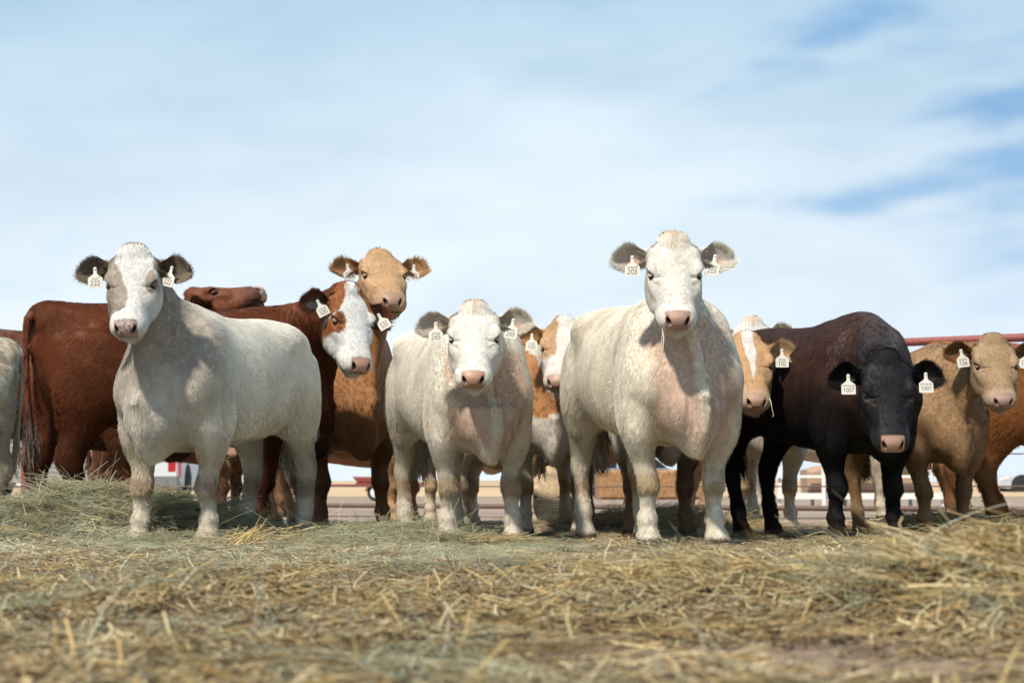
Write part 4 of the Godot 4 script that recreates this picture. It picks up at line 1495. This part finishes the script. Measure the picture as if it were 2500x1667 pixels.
func stems(kind: int, sd: int) -> ArrayMesh:
	# a loose patch of dry stems about 0.2 m in radius: 0 fine green-grey hay, 1 straw, 2 broken bits
	var r := RandomNumberGenerator.new()
	r.seed = sd
	var v := PackedVector3Array()
	var n := PackedVector3Array()
	var col := PackedColorArray()
	var idx := PackedInt32Array()
	var count := [95, 60, 110][kind] as int
	for i in count:
		var length := 0.1
		var rad := 0.001
		var c := Vector3.ONE
		var bend := 0.0
		match kind:
			0:
				length = r.randf_range(0.07, 0.26)
				rad = r.randf_range(0.0007, 0.0015)
				bend = r.randf_range(-0.9, 0.9)
				c = [Vector3(0.285, 0.305, 0.215), Vector3(0.37, 0.39, 0.295), Vector3(0.225, 0.25, 0.155), Vector3(0.46, 0.46, 0.36), Vector3(0.33, 0.29, 0.175)][r.randi() % 5]
			1:
				length = r.randf_range(0.03, 0.15)
				rad = r.randf_range(0.0012, 0.0026)
				bend = r.randf_range(-0.35, 0.35)
				c = [Vector3(0.46, 0.36, 0.18), Vector3(0.39, 0.285, 0.13), Vector3(0.57, 0.49, 0.32), Vector3(0.31, 0.22, 0.11), Vector3(0.42, 0.37, 0.22)][r.randi() % 5]
			_:
				length = r.randf_range(0.012, 0.055)
				rad = r.randf_range(0.0010, 0.0028) if i % 3 else r.randf_range(0.003, 0.006)
				bend = r.randf_range(-0.3, 0.3)
				c = [Vector3(0.27, 0.195, 0.11), Vector3(0.36, 0.275, 0.155), Vector3(0.17, 0.115, 0.07), Vector3(0.46, 0.38, 0.24), Vector3(0.31, 0.28, 0.18)][r.randi() % 5]
		c *= r.randf_range(0.92, 1.34)
		var rr := sqrt(r.randf()) * 0.2
		var aa := r.randf() * TAU
		var yaw := r.randf() * TAU
		var pitch := absf(r.randfn(0.0, 0.09)) - 0.03
		if r.randf() < 0.022:
			pitch += r.randf_range(0.2, 0.7)
		var mid := Vector3(cos(aa) * rr, r.randf_range(0.0, 0.013 if kind < 2 else 0.007), sin(aa) * rr)
		var f := Vector3(cos(yaw) * cos(pitch), sin(pitch), sin(yaw) * cos(pitch))
		var side := f.cross(Vector3.UP).normalized()
		var up := side.cross(f)
		var arch := r.randf_range(-0.10, 0.06)
		var base := v.size()
		var segs := 3 if kind == 0 else 2 if kind == 1 else 1
		var flat := r.randf_range(0.45, 1.0) if rad < 0.0029 else 0.2
		for s in segs + 1:
			var t := float(s) / segs - 0.5
			var q := mid + f * (t * length) + side * (bend * t * t * length) + up * (arch * 4.0 * t * t * length) + f.abs() * 0.0 + Vector3.UP * (maxf(pitch, 0.0) * length * 0.5)
			var w := rad * (1.0 if kind > 0 else 1.15 - 0.7 * absf(t + 0.1))
			for k in 3:
				var a := TAU * k / 3.0 + 0.5
				var nn := side * cos(a) + up * (sin(a) * flat)
				v.append(q + nn * w)
				n.append((side * cos(a) + up * sin(a)).normalized())
				col.append(Color(c.x, c.y, c.z))
		for s in segs:
			for k in 3:
				var a := base + s * 3 + k
				var b := base + s * 3 + (k + 1) % 3
				quad(idx, v, n, a, b, b + 3, a + 3)
	return array_mesh(v, n, idx, col)


func hay() -> void:
	var m := StandardMaterial3D.new()
	m.vertex_color_use_as_albedo = true
	m.roughness = 0.62
	m.metallic_specular = 0.35
	m.backlight_enabled = true
	m.backlight = Color(0.18, 0.18, 0.18)
	var names := ["hay", "straw", "chaff"]
	var labels := ["green-grey hay strewn and heaped round the hooves of the herd", "yellow straw scattered over the pen floor, thickest on the right", "brown broken chaff trodden into the dirt in front of the herd"]
	var bufs: Array = []
	for k in 12:
		bufs.append(PackedFloat32Array())
	var tries := 15000
	for i in tries:
		# even in area over the wedge in view, out to the pen fence
		var z := -sqrt(rng.randf_range(1.4 * 1.4, 17.5 * 17.5))
		if rng.randf() < 0.30:
			z = rng.randf_range(-6.0, -1.5)
		var half := 0.30 * absf(z) + 0.7
		var x := rng.randf_range(-half, half)
		var k1 := noise.get_noise_2d(x * 0.8 + 20.0, z * 0.8)
		var k2 := noise.get_noise_2d(x * 0.7 - 20.0, z * 0.7 + 9.0)
		var dirt := 1.05 * bump(x, z, 0.36, -3.55, 0.66, 0.70) + 0.6 * bump(x, z, 0.9, -3.2, 0.4, 0.4) + 0.75 * smoothstep(0.12, 0.4, k2) * smoothstep(-9.0, -6.0, z)
		if rng.randf() < minf(dirt, 0.97):
			continue
		if z > -7.5 and rng.randf() < 0.28:
			continue
		if z < -13.0 and rng.randf() < smoothstep(-13.0, -16.5, z) + 0.35:
			continue
		var heap := mounds(x, z)
		var back := smoothstep(-8.6, -9.6, z)
		var left := smoothstep(0.9, -0.3, x + 0.5 * k1)
		var green := lerpf(0.08 + 0.40 * k1, lerpf(0.16, 0.80, left), back) + 0.34 * bump(x, z, -0.1, -8.2, 1.1, 1.2)
		var straw := lerpf(0.30 + 0.40 * k2, lerpf(0.55, 0.14, left), back)
		green *= 0.35 + 0.65 * smoothstep(-4.0, -7.0, z)
		var r := rng.randf()
		var kind := 0 if r < green else 1 if r < green + straw else 2
		var up := rng.randf_range(-0.006, 0.004) + heap * 0.08 - 0.012 * smoothstep(-8.0, -9.0, z)
		if kind == 2:
			up = rng.randf_range(-0.003, 0.008)
		var s := rng.randf_range(0.8, 1.25)
		if z > -7.0 and kind == 1:
			s *= 1.05
		var nn := Vector3(lie(x - 0.06, z) - lie(x + 0.06, z), 0.12, lie(x, z - 0.06) - lie(x, z + 0.06)).normalized()
		nn = (nn + Vector3(rng.randf_range(-0.09, 0.09), 0.0, rng.randf_range(-0.09, 0.09))).normalized()
		var bx := nn.cross(Vector3(sin(i * 1.7), 0, cos(i * 1.7))).normalized() * s
		var bz := bx.cross(nn)
		var by := nn * s * (lerpf(1.0, 0.28, smoothstep(-6.5, -8.0, z)) if heap < 0.06 else 1.0)
		var t := rng.randf_range(0.78, 1.2) if z < -7.5 else rng.randf_range(0.55, 1.30)
		var tint := Vector3(t, t, t)
		if kind > 0 and z > -7.0:
			tint *= Vector3(0.93, 0.89, 0.82)
		if kind == 0 and left < 0.5:
			tint *= Vector3(1.08, 1.0, 0.88)
		bufs[kind * 4 + rng.randi() % 4].append_array(PackedFloat32Array([bx.x, by.x, bz.x, x, bx.y, by.y, bz.y, lie(x, z) + up, bx.z, by.z, bz.z, z, tint.x, tint.y, tint.z, 1.0]))
	# looser, steeper patches on the heaps
	var heaps := [[-2.30, -11.0, 0.62, 0.42, 150, 0], [-3.3, -10.9, 0.6, 0.5, 60, 0], [-1.0, -10.1, 0.9, 0.3, 30, 0], [-0.55, -11.3, 0.5, 0.5, 60, 0], [2.75, -10.6, 0.65, 0.45, 80, 1], [3.0, -13.0, 0.7, 0.5, 60, 1], [0.95, -13.5, 0.7, 0.5, 70, 1],
		[0.50, -5.0, 0.36, 0.25, 45, 1], [0.95, -4.4, 0.25, 0.3, 22, 1], [1.16, -4.1, 0.24, 0.36, 60, 1], [-0.2, -10.35, 0.22, 0.15, 16, 1]]
	for hp in heaps:
		for i in int(hp[4]):
			var x: float = hp[0] + hp[2] * clampf(rng.randfn(0.0, 0.55), -1.3, 1.3)
			var z: float = hp[1] + hp[3] * clampf(rng.randfn(0.0, 0.55), -1.3, 1.3)
			var kind: int = hp[5]
			if rng.randf() < 0.18:
				kind = 1 - kind
			var s := rng.randf_range(0.8, 1.3)
			var nn := (Vector3.UP + Vector3(rng.randf_range(-0.3, 0.3), 0.0, rng.randf_range(-0.3, 0.3))).normalized()
			var bx := nn.cross(Vector3(sin(i * 2.3), 0, cos(i * 2.3))).normalized() * s
			var bz := bx.cross(nn)
			var by := nn * s
			var t := rng.randf_range(0.72, 1.2)
			bufs[kind * 4 + i % 4].append_array(PackedFloat32Array([bx.x, by.x, bz.x, x, bx.y, by.y, bz.y, lie(x, z) + rng.randf_range(-0.02, 0.012), bx.z, by.z, bz.z, z, t, t * 0.97, t * 0.92, 1.0]))
	for kind in 3:
		var root := thing(names[kind], labels[kind], names[kind])
		root.set_meta("kind", "stuff")
		for k in 4:
			var buf: PackedFloat32Array = bufs[kind * 4 + k]
			if buf.is_empty():
				continue
			var mm := MultiMesh.new()
			mm.transform_format = MultiMesh.TRANSFORM_3D
			mm.use_colors = true
			mm.mesh = stems(kind, 100 + kind * 10 + k)
			mm.instance_count = buf.size() / 16
			mm.buffer = buf
			var o := MultiMeshInstance3D.new()
			o.name = "stems" if k == 0 else "stems_%03d" % k
			o.multimesh = mm
			o.material_override = m
			o.set_meta("kind", "stuff")
			root.add_child(o)


func small_things() -> void:
	var m := plain(0.62, 0.57, 0.43, 0.6)
	# a long pale stem hanging down the neck of 203, and one in the mouth of 102
	var o := part("hay_stem", tube([Vector3(0.735, 1.075, -9.70), Vector3(0.742, 1.03, -9.69), Vector3(0.738, 0.965, -9.70), Vector3(0.722, 0.90, -9.72), Vector3(0.688, 0.83, -9.76), Vector3(0.668, 0.775, -9.79), Vector3(0.662, 0.705, -9.82)],
		[0.0022, 0.0032, 0.0030, 0.0034, 0.0030, 0.0030, 0.0020], 6), m, self)
	tag(o, "long pale hay stem hanging down the chest of the heifer tagged 203", "hay stem")
	o = part("hay_stem", tube([Vector3(0.736, 1.06, -9.695), Vector3(0.73, 0.99, -9.69), Vector3(0.705, 0.955, -9.70), Vector3(0.66, 0.945, -9.74), Vector3(0.615, 0.965, -9.80)], [0.0016, 0.0018, 0.0016, 0.0014, 0.001], 5), m, self)
	tag(o, "thin curled hay stem on the shoulder of the heifer tagged 203", "hay stem")
	o = part("hay_stem", tube([Vector3(1.415, 0.79, -10.93), Vector3(1.42, 0.765, -10.90), Vector3(1.425, 0.73, -10.90), Vector3(1.435, 0.70, -10.91), Vector3(1.43, 0.685, -10.91)], [0.002, 0.0022, 0.002, 0.0018, 0.0014], 5), m, self)
	tag(o, "hay stem sticking out of the orange heifer's mouth", "hay stem")
	# an upright tuft of yellow straw before the white heifer
	var r := RandomNumberGenerator.new()
	r.seed = 91
	var st := SurfaceTool.new()
	st.begin(Mesh.PRIMITIVE_TRIANGLES)
	for i in 22:
		var a := r.randf_range(0.15, 1.25)
		var l := r.randf_range(0.08, 0.19)
		var b := Vector3(-1.33 + r.randf_range(-0.06, 0.06), 0.02, -9.75 + r.randf_range(-0.05, 0.05))
		var d := Vector3(cos(a) * r.randf_range(0.6, 1.0), sin(a) * 0.8, r.randf_range(-0.3, 0.3)).normalized()
		st.append_from(tube([b, b + d * l * 0.5, b + d * l + Vector3(0, -0.03 * r.randf(), 0)], [0.0032, 0.0028, 0.0014], 4), 0, Transform3D())
	o = part("straw_tuft", st.commit(), plain(0.50, 0.385, 0.16, 0.6), self)
	tag(o, "upright tuft of yellow straw by the white heifer's hooves", "straw")


func wheel(parent: Node3D, p: Vector3, r: float, w: float, tyre: Material, rim: Material) -> void:
	var root := Node3D.new()
	root.name = "wheel"
	var k := 1
	while parent.has_node(NodePath(root.name)):
		root.name = "wheel_%03d" % k
		k += 1
	parent.add_child(root)
	root.position = p
	var turn := Basis(Vector3.RIGHT, PI / 2)
	var t := TorusMesh.new()
	t.inner_radius = r * 0.58
	t.outer_radius = r
	t.rings = 24
	t.ring_segments = 12
	part("tyre", t, tyre, root, Transform3D(turn * Basis.from_scale(Vector3(1, w / (r * 0.42), 1)), Vector3.ZERO))
	part("rim", cyl(r * 0.62, w * 0.7, 20), rim, root, Transform3D(turn, Vector3.ZERO))


func slab(outline: PackedVector2Array, depth: float, edge := 0.04) -> ArrayMesh:
	# an outline (x, y) given depth along z, its edges rounded off
	var st := SurfaceTool.new()
	st.begin(Mesh.PRIMITIVE_TRIANGLES)
	st.set_smooth_group(-1)
	var rings: Array = []
	for k in [[-edge, 0.0], [0.0, edge], [0.0, depth - edge], [-edge, depth]]:
		var o := outline
		if k[0] != 0.0:
			var sets := Geometry2D.offset_polygon(outline, k[0], Geometry2D.JOIN_MITER)
			if sets.size() and sets[0].size() == outline.size():
				o = sets[0]
				# the offset may start elsewhere: turn it back
				var best := 0
				for i in o.size():
					if o[i].distance_to(outline[0]) < o[best].distance_to(outline[0]):
						best = i
				var turned := PackedVector2Array()
				for i in o.size():
					turned.append(o[(best + i) % o.size()])
				o = turned
		rings.append([o, depth * 0.5 - k[1]])
	var m := outline.size()
	for i in 3:
		for j in m:
			var a: Vector2 = rings[i][0][j]
			var b: Vector2 = rings[i][0][(j + 1) % m]
			var c: Vector2 = rings[i + 1][0][(j + 1) % m]
			var d: Vector2 = rings[i + 1][0][j]
			var z0: float = rings[i][1]
			var z1: float = rings[i + 1][1]
			for q in [Vector3(a.x, a.y, z0), Vector3(c.x, c.y, z1), Vector3(b.x, b.y, z0), Vector3(a.x, a.y, z0), Vector3(d.x, d.y, z1), Vector3(c.x, c.y, z1)]:
				st.add_vertex(q)
	for s in [0, 3]:
		var o: PackedVector2Array = rings[s][0]
		var tri := Geometry2D.triangulate_polygon(o)
		for k in range(0, tri.size(), 3):
			var ord := [0, 1, 2] if s == 3 else [0, 2, 1]
			for e in ord:
				var q := o[tri[k + e]]
				st.add_vertex(Vector3(q.x, q.y, rings[s][1]))
	st.generate_normals()
	return st.commit()


func car(label: String, category: String, called: String, where: Vector3, turn: float, paint: Material, tall: float, long: float) -> Node3D:
	# a car seen from its side: nose towards +x
	var root := thing(called, label, category)
	root.position = where
	root.rotation_degrees.y = turn
	var dark := plain(0.012, 0.014, 0.017, 0.12)
	var rubber := plain(0.022, 0.022, 0.024, 0.9)
	var rim := plain(0.42, 0.43, 0.45, 0.35, 0.6)
	var l := long
	var h := tall
	var lower := PackedVector2Array([Vector2(-l * 0.5, 0.36), Vector2(-l * 0.49, h * 0.52), Vector2(-l * 0.44, h * 0.575), Vector2(l * 0.22, h * 0.575), Vector2(l * 0.44, h * 0.50), Vector2(l * 0.5, h * 0.38), Vector2(l * 0.5, 0.30), Vector2(l * 0.42, 0.24), Vector2(-l * 0.42, 0.24)])
	part("body", slab(lower, 1.76, 0.07), paint, root)
	var cabin := PackedVector2Array([Vector2(-l * 0.455, h * 0.57), Vector2(-l * 0.38, h * 0.96), Vector2(-l * 0.33, h), Vector2(-l * 0.02, h), Vector2(l * 0.05, h * 0.96), Vector2(l * 0.21, h * 0.57)])
	part("cabin", slab(cabin, 1.50, 0.08), paint, root)
	for side in [-1.0, 1.0]:
		var z: float = side * 0.752
		for w in [[-0.375, -0.335, -0.20, -0.20], [-0.185, -0.185, -0.02, -0.02], [-0.005, -0.005, 0.03, 0.155]]:
			var o := PackedVector2Array([Vector2(l * w[0] - 0.02, h * 0.61), Vector2(l * w[1], h * 0.92), Vector2(l * w[2], h * 0.92), Vector2(l * w[3], h * 0.61)])
			part("window", slab(o, 0.012, 0.003), dark, root, at(0, 0, z))
		for x in [-0.30, 0.31]:
			var arch := cyl(0.40, 0.05, 24)
			part("wheel_arch", arch, plain(0.015, 0.015, 0.016, 0.8), root, Transform3D(Basis(Vector3.RIGHT, PI / 2), Vector3(l * x, 0.36, side * 0.862)))
			wheel(root, Vector3(l * x, 0.32, side * 0.80), 0.32, 0.21, rubber, rim)
		part("headlight", slab(PackedVector2Array([Vector2(l * 0.40, h * 0.42), Vector2(l * 0.44, h * 0.49), Vector2(l * 0.485, h * 0.40), Vector2(l * 0.485, h * 0.37)]), 0.02, 0.004), plain(0.6, 0.6, 0.6, 0.1), root, at(0, 0, side * 0.878))
		part("taillight", slab(PackedVector2Array([Vector2(-l * 0.497, h * 0.31), Vector2(-l * 0.497, h * 0.50), Vector2(-l * 0.452, h * 0.51), Vector2(-l * 0.452, h * 0.31)]), 0.03, 0.006), plain(0.38, 0.012, 0.016, 0.2), root, at(0, 0, side * 0.874))
	part("rear_window", slab(PackedVector2Array([Vector2(-0.62, h * 0.60), Vector2(-0.52, h * 0.90), Vector2(0.52, h * 0.90), Vector2(0.62, h * 0.60)]), 0.02, 0.005), dark, root, Transform3D(Basis(Vector3.UP, -PI / 2) * Basis(Vector3.RIGHT, -0.40), Vector3(-l * 0.422, 0.12, 0)))
	for side in [-1.0, 1.0]:
		part("taillight", slab(PackedVector2Array([Vector2(-0.08, h * 0.31), Vector2(-0.07, h * 0.50), Vector2(0.07, h * 0.50), Vector2(0.08, h * 0.31)]), 0.03, 0.006), plain(0.38, 0.012, 0.016, 0.2), root, Transform3D(Basis(Vector3.UP, -PI / 2), Vector3(-l * 0.492, 0, side * 0.72)))
	part("bumper", box(Vector3(0.16, 0.22, 1.7)), plain(0.16, 0.16, 0.165, 0.6), root, at(-l * 0.5 - 0.02, 0.40, 0))
	return root


func background() -> void:
	# pipe fence at the back of the pen
	var red := StandardMaterial3D.new()
	red.albedo_color = lin(0.30, 0.075, 0.062)
	red.albedo_texture = speckle(14.0, 14.0, 0.72, 1.0, 9)
	red.uv1_triplanar = true
	red.uv1_scale = Vector3(2.3, 2.3, 2.3)
	red.roughness = 0.6
	var steel := plain(0.13, 0.085, 0.065, 0.7)
	var fence := thing("pipe_fence", "long red pipe rail fence with cables at the back of the pen", "fence")
	var a := Vector3(13.0, 0, -13.90)
	var b := Vector3(-17.0, 0, -32.80)
	var up := Vector3(0, 1.73, 0)
	part("top_rail", cyl(0.041, a.distance_to(b), 20), red, fence, between(a + up, b + up))
	part("bottom_rail", cyl(0.028, a.distance_to(b), 12), steel, fence, between(a + Vector3(0, 0.09, 0), b + Vector3(0, 0.09, 0)))
	for h in [0.31, 0.62, 0.95, 1.30]:
		part("cable", cyl(0.007, a.distance_to(b), 6), steel, fence, between(a + Vector3(0, h, 0), b + Vector3(0, h, 0)))
	var dir := (b - a).normalized()
	for q in [[-6.388, -26.095], [-4.743, -25.06], [-3.008, -23.968], [4.615, -19.173], [6.6, -17.92], [9.0, -16.41], [-9.2, -27.86], [-12.0, -29.62]]:
		part("post", cyl(0.040, 1.70, 14), red, fence, Transform3D(Basis(), Vector3(q[0], 0.85, q[1])))
	for x in [3.72, -5.0]:
		var t: float = (a.x - x) / (a.x - b.x)
		var p := a.lerp(b, t) + up
		part("coupling", cyl(0.048, 0.24, 20), red, fence, between(p - dir * 0.12, p + dir * 0.12))
	# grey slatted stock trailer
	var grey := plain(0.30, 0.29, 0.275, 0.65)
	var tr := thing("stock_trailer", "grey slatted stock trailer with red band, behind the red-brown steer's hind legs", "trailer")
	tr.position = Vector3(-11.0, 0, -40.0)
	part("floor", box(Vector3(5.6, 0.10, 1.9)), plain(0.06, 0.055, 0.05), tr, at(0, 0.34, 0))
	for s in [-1.0, 1.0]:
		for i in 10:
			part("slat", box(Vector3(5.56, 0.086, 0.03)), grey, tr, at(0, 0.44 + i * 0.098, s * 0.93))
		part("band", box(Vector3(5.6, 0.13, 0.05)), plain(0.36, 0.085, 0.06, 0.5), tr, at(0, 1.47, s * 0.93))
		for i in 3:
			part("slat", box(Vector3(5.56, 0.086, 0.03)), grey, tr, at(0, 1.60 + i * 0.12, s * 0.93))
		for i in 7:
			part("upright", box(Vector3(0.06, 1.62, 0.03)), plain(0.2, 0.19, 0.18), tr, at(-2.7 + i * 0.9, 1.1, s * 0.895))
		for i in 22:
			part("reflector", box(Vector3(0.12, 0.05, 0.01)), plain(0.50, 0.05, 0.05, 0.3) if i % 2 else plain(0.7, 0.7, 0.7, 0.3), tr, at(-2.65 + i * 0.25, 0.355, s * 0.958))
		for x in [-0.5, 0.4]:
			wheel(tr, Vector3(x, 0.33, s * 1.08), 0.33, 0.2, plain(0.02, 0.02, 0.02, 0.9), plain(0.5, 0.5, 0.5, 0.4))
	part("roof", box(Vector3(5.7, 0.06, 2.0)), plain(0.45, 0.45, 0.44, 0.5), tr, at(0, 1.96, 0))
	part("hitch", box(Vector3(1.2, 0.10, 0.12)), plain(0.05, 0.05, 0.05), tr, at(-3.3, 0.40, 0))
	var white := plain(0.52, 0.53, 0.55, 0.3)
	car("white car with a red taillight beyond the fence, between the steer's legs", "car", "parked_car", Vector3(-7.22, 0, -40.4), 90.0, white, 1.62, 4.7)
	car("silver car beyond the fence at the picture's far edge", "car", "parked_car", Vector3(19.6, 0, -72.0), 180.0, plain(0.50, 0.54, 0.60, 0.22, 0.3), 1.46, 4.5)
	car("pale blue car behind the row of orange-tan bales", "car", "parked_car", Vector3(4.1, 0, -62.0), 0.0, plain(0.55, 0.62, 0.70, 0.3), 1.45, 4.4)
	# red implement trailer
	var imp := thing("implement_trailer", "low red farm trailer with a white-rimmed wheel beyond the fence", "trailer")
	imp.position = Vector3(-2.9, 0, -45.0)
	var paint := plain(0.22, 0.04, 0.035, 0.6)
	part("frame", box(Vector3(1.5, 0.09, 0.9)), paint, imp, at(0.15, 0.36, 0))
	part("hopper", slab(PackedVector2Array([Vector2(-0.55, 0.40), Vector2(-0.68, 0.54), Vector2(0.06, 0.54), Vector2(0.0, 0.40)]), 0.8, 0.03), paint, imp)
	part("drum", cyl(0.16, 0.7, 18), plain(0.05, 0.035, 0.035, 0.6), imp, Transform3D(Basis(Vector3.RIGHT, PI / 2), Vector3(0.66, 0.30, 0)))
	part("drawbar", box(Vector3(0.9, 0.06, 0.08)), paint, imp, at(-1.0, 0.34, 0))
	for s in [-1.0, 1.0]:
		part("fender", slab(PackedVector2Array([Vector2(-0.38, 0.22), Vector2(-0.30, 0.36), Vector2(-0.16, 0.42), Vector2(0.0, 0.40), Vector2(0.12, 0.30), Vector2(0.07, 0.27), Vector2(-0.02, 0.36), Vector2(-0.16, 0.38), Vector2(-0.27, 0.33), Vector2(-0.33, 0.22)]), 0.2, 0.02), paint, imp, at(0, 0, s * 0.55))
		wheel(imp, Vector3(-0.14, 0.19, s * 0.55), 0.19, 0.14, plain(0.02, 0.02, 0.02, 0.9), plain(0.66, 0.68, 0.72, 0.4))
	# square bales
	var straw := StandardMaterial3D.new()
	straw.albedo_color = lin(0.52, 0.285, 0.13)
	straw.albedo_texture = speckle(30.0, 6.0, 0.55, 1.0, 14)
	straw.uv1_triplanar = true
	straw.uv1_scale = Vector3(0.9, 0.9, 0.9)
	straw.roughness = 0.95
	var where := ["nearest the cream heifer's hind leg", "in the middle of the row", "beside the pale blue car"]
	for i in 3:
		var o := thing("square_bale", "orange-tan square bale beyond the fence, " + where[i], "bale", "square bales beyond the fence")
		o.position = Vector3(2.62 + i * 1.02, 0, -50.0 - 0.15 * i)
		o.rotation_degrees.y = [2.0, -3.0, 1.5][i]
		part("bale", slab(PackedVector2Array([Vector2(-0.48, 0.0), Vector2(-0.49, 0.72), Vector2(0.48, 0.74), Vector2(0.49, 0.0)]), 1.6, 0.06), straw, o)
		for x in [-0.25, 0.0, 0.25]:
			part("twine", box(Vector3(0.012, 0.745, 1.612)), plain(0.35, 0.2, 0.08), o, at(x, 0.372, 0))
	# white-railed rack with a bale on it
	var rack := thing("feed_rack", "low white rail feed rack beyond the fence, between black legs", "feed rack")
	rack.position = Vector3(5.35, 0, -30.0)
	var wp := plain(0.68, 0.68, 0.66, 0.45)
	for s in [-0.5, 0.5]:
		part("rail", box(Vector3(2.6, 0.09, 0.05)), wp, rack, at(0, 0.17, s))
		part("rail", box(Vector3(2.6, 0.04, 0.04)), wp, rack, at(0, 0.46, s))
		for i in 6:
			part("upright", box(Vector3(0.05, 0.58, 0.06)), wp, rack, at(-1.25 + i * 0.5, 0.30, s * 1.11))
	var bale := thing("square_bale", "brown bale resting on the low white feed rack", "bale")
	bale.position = Vector3(5.3, 0.22, -30.0)
	part("bale", slab(PackedVector2Array([Vector2(-0.9, 0.0), Vector2(-0.92, 0.34), Vector2(-0.7, 0.40), Vector2(0.75, 0.41), Vector2(0.92, 0.33), Vector2(0.9, 0.0)]), 0.8, 0.06), plain(0.34, 0.23, 0.16, 0.95), bale)
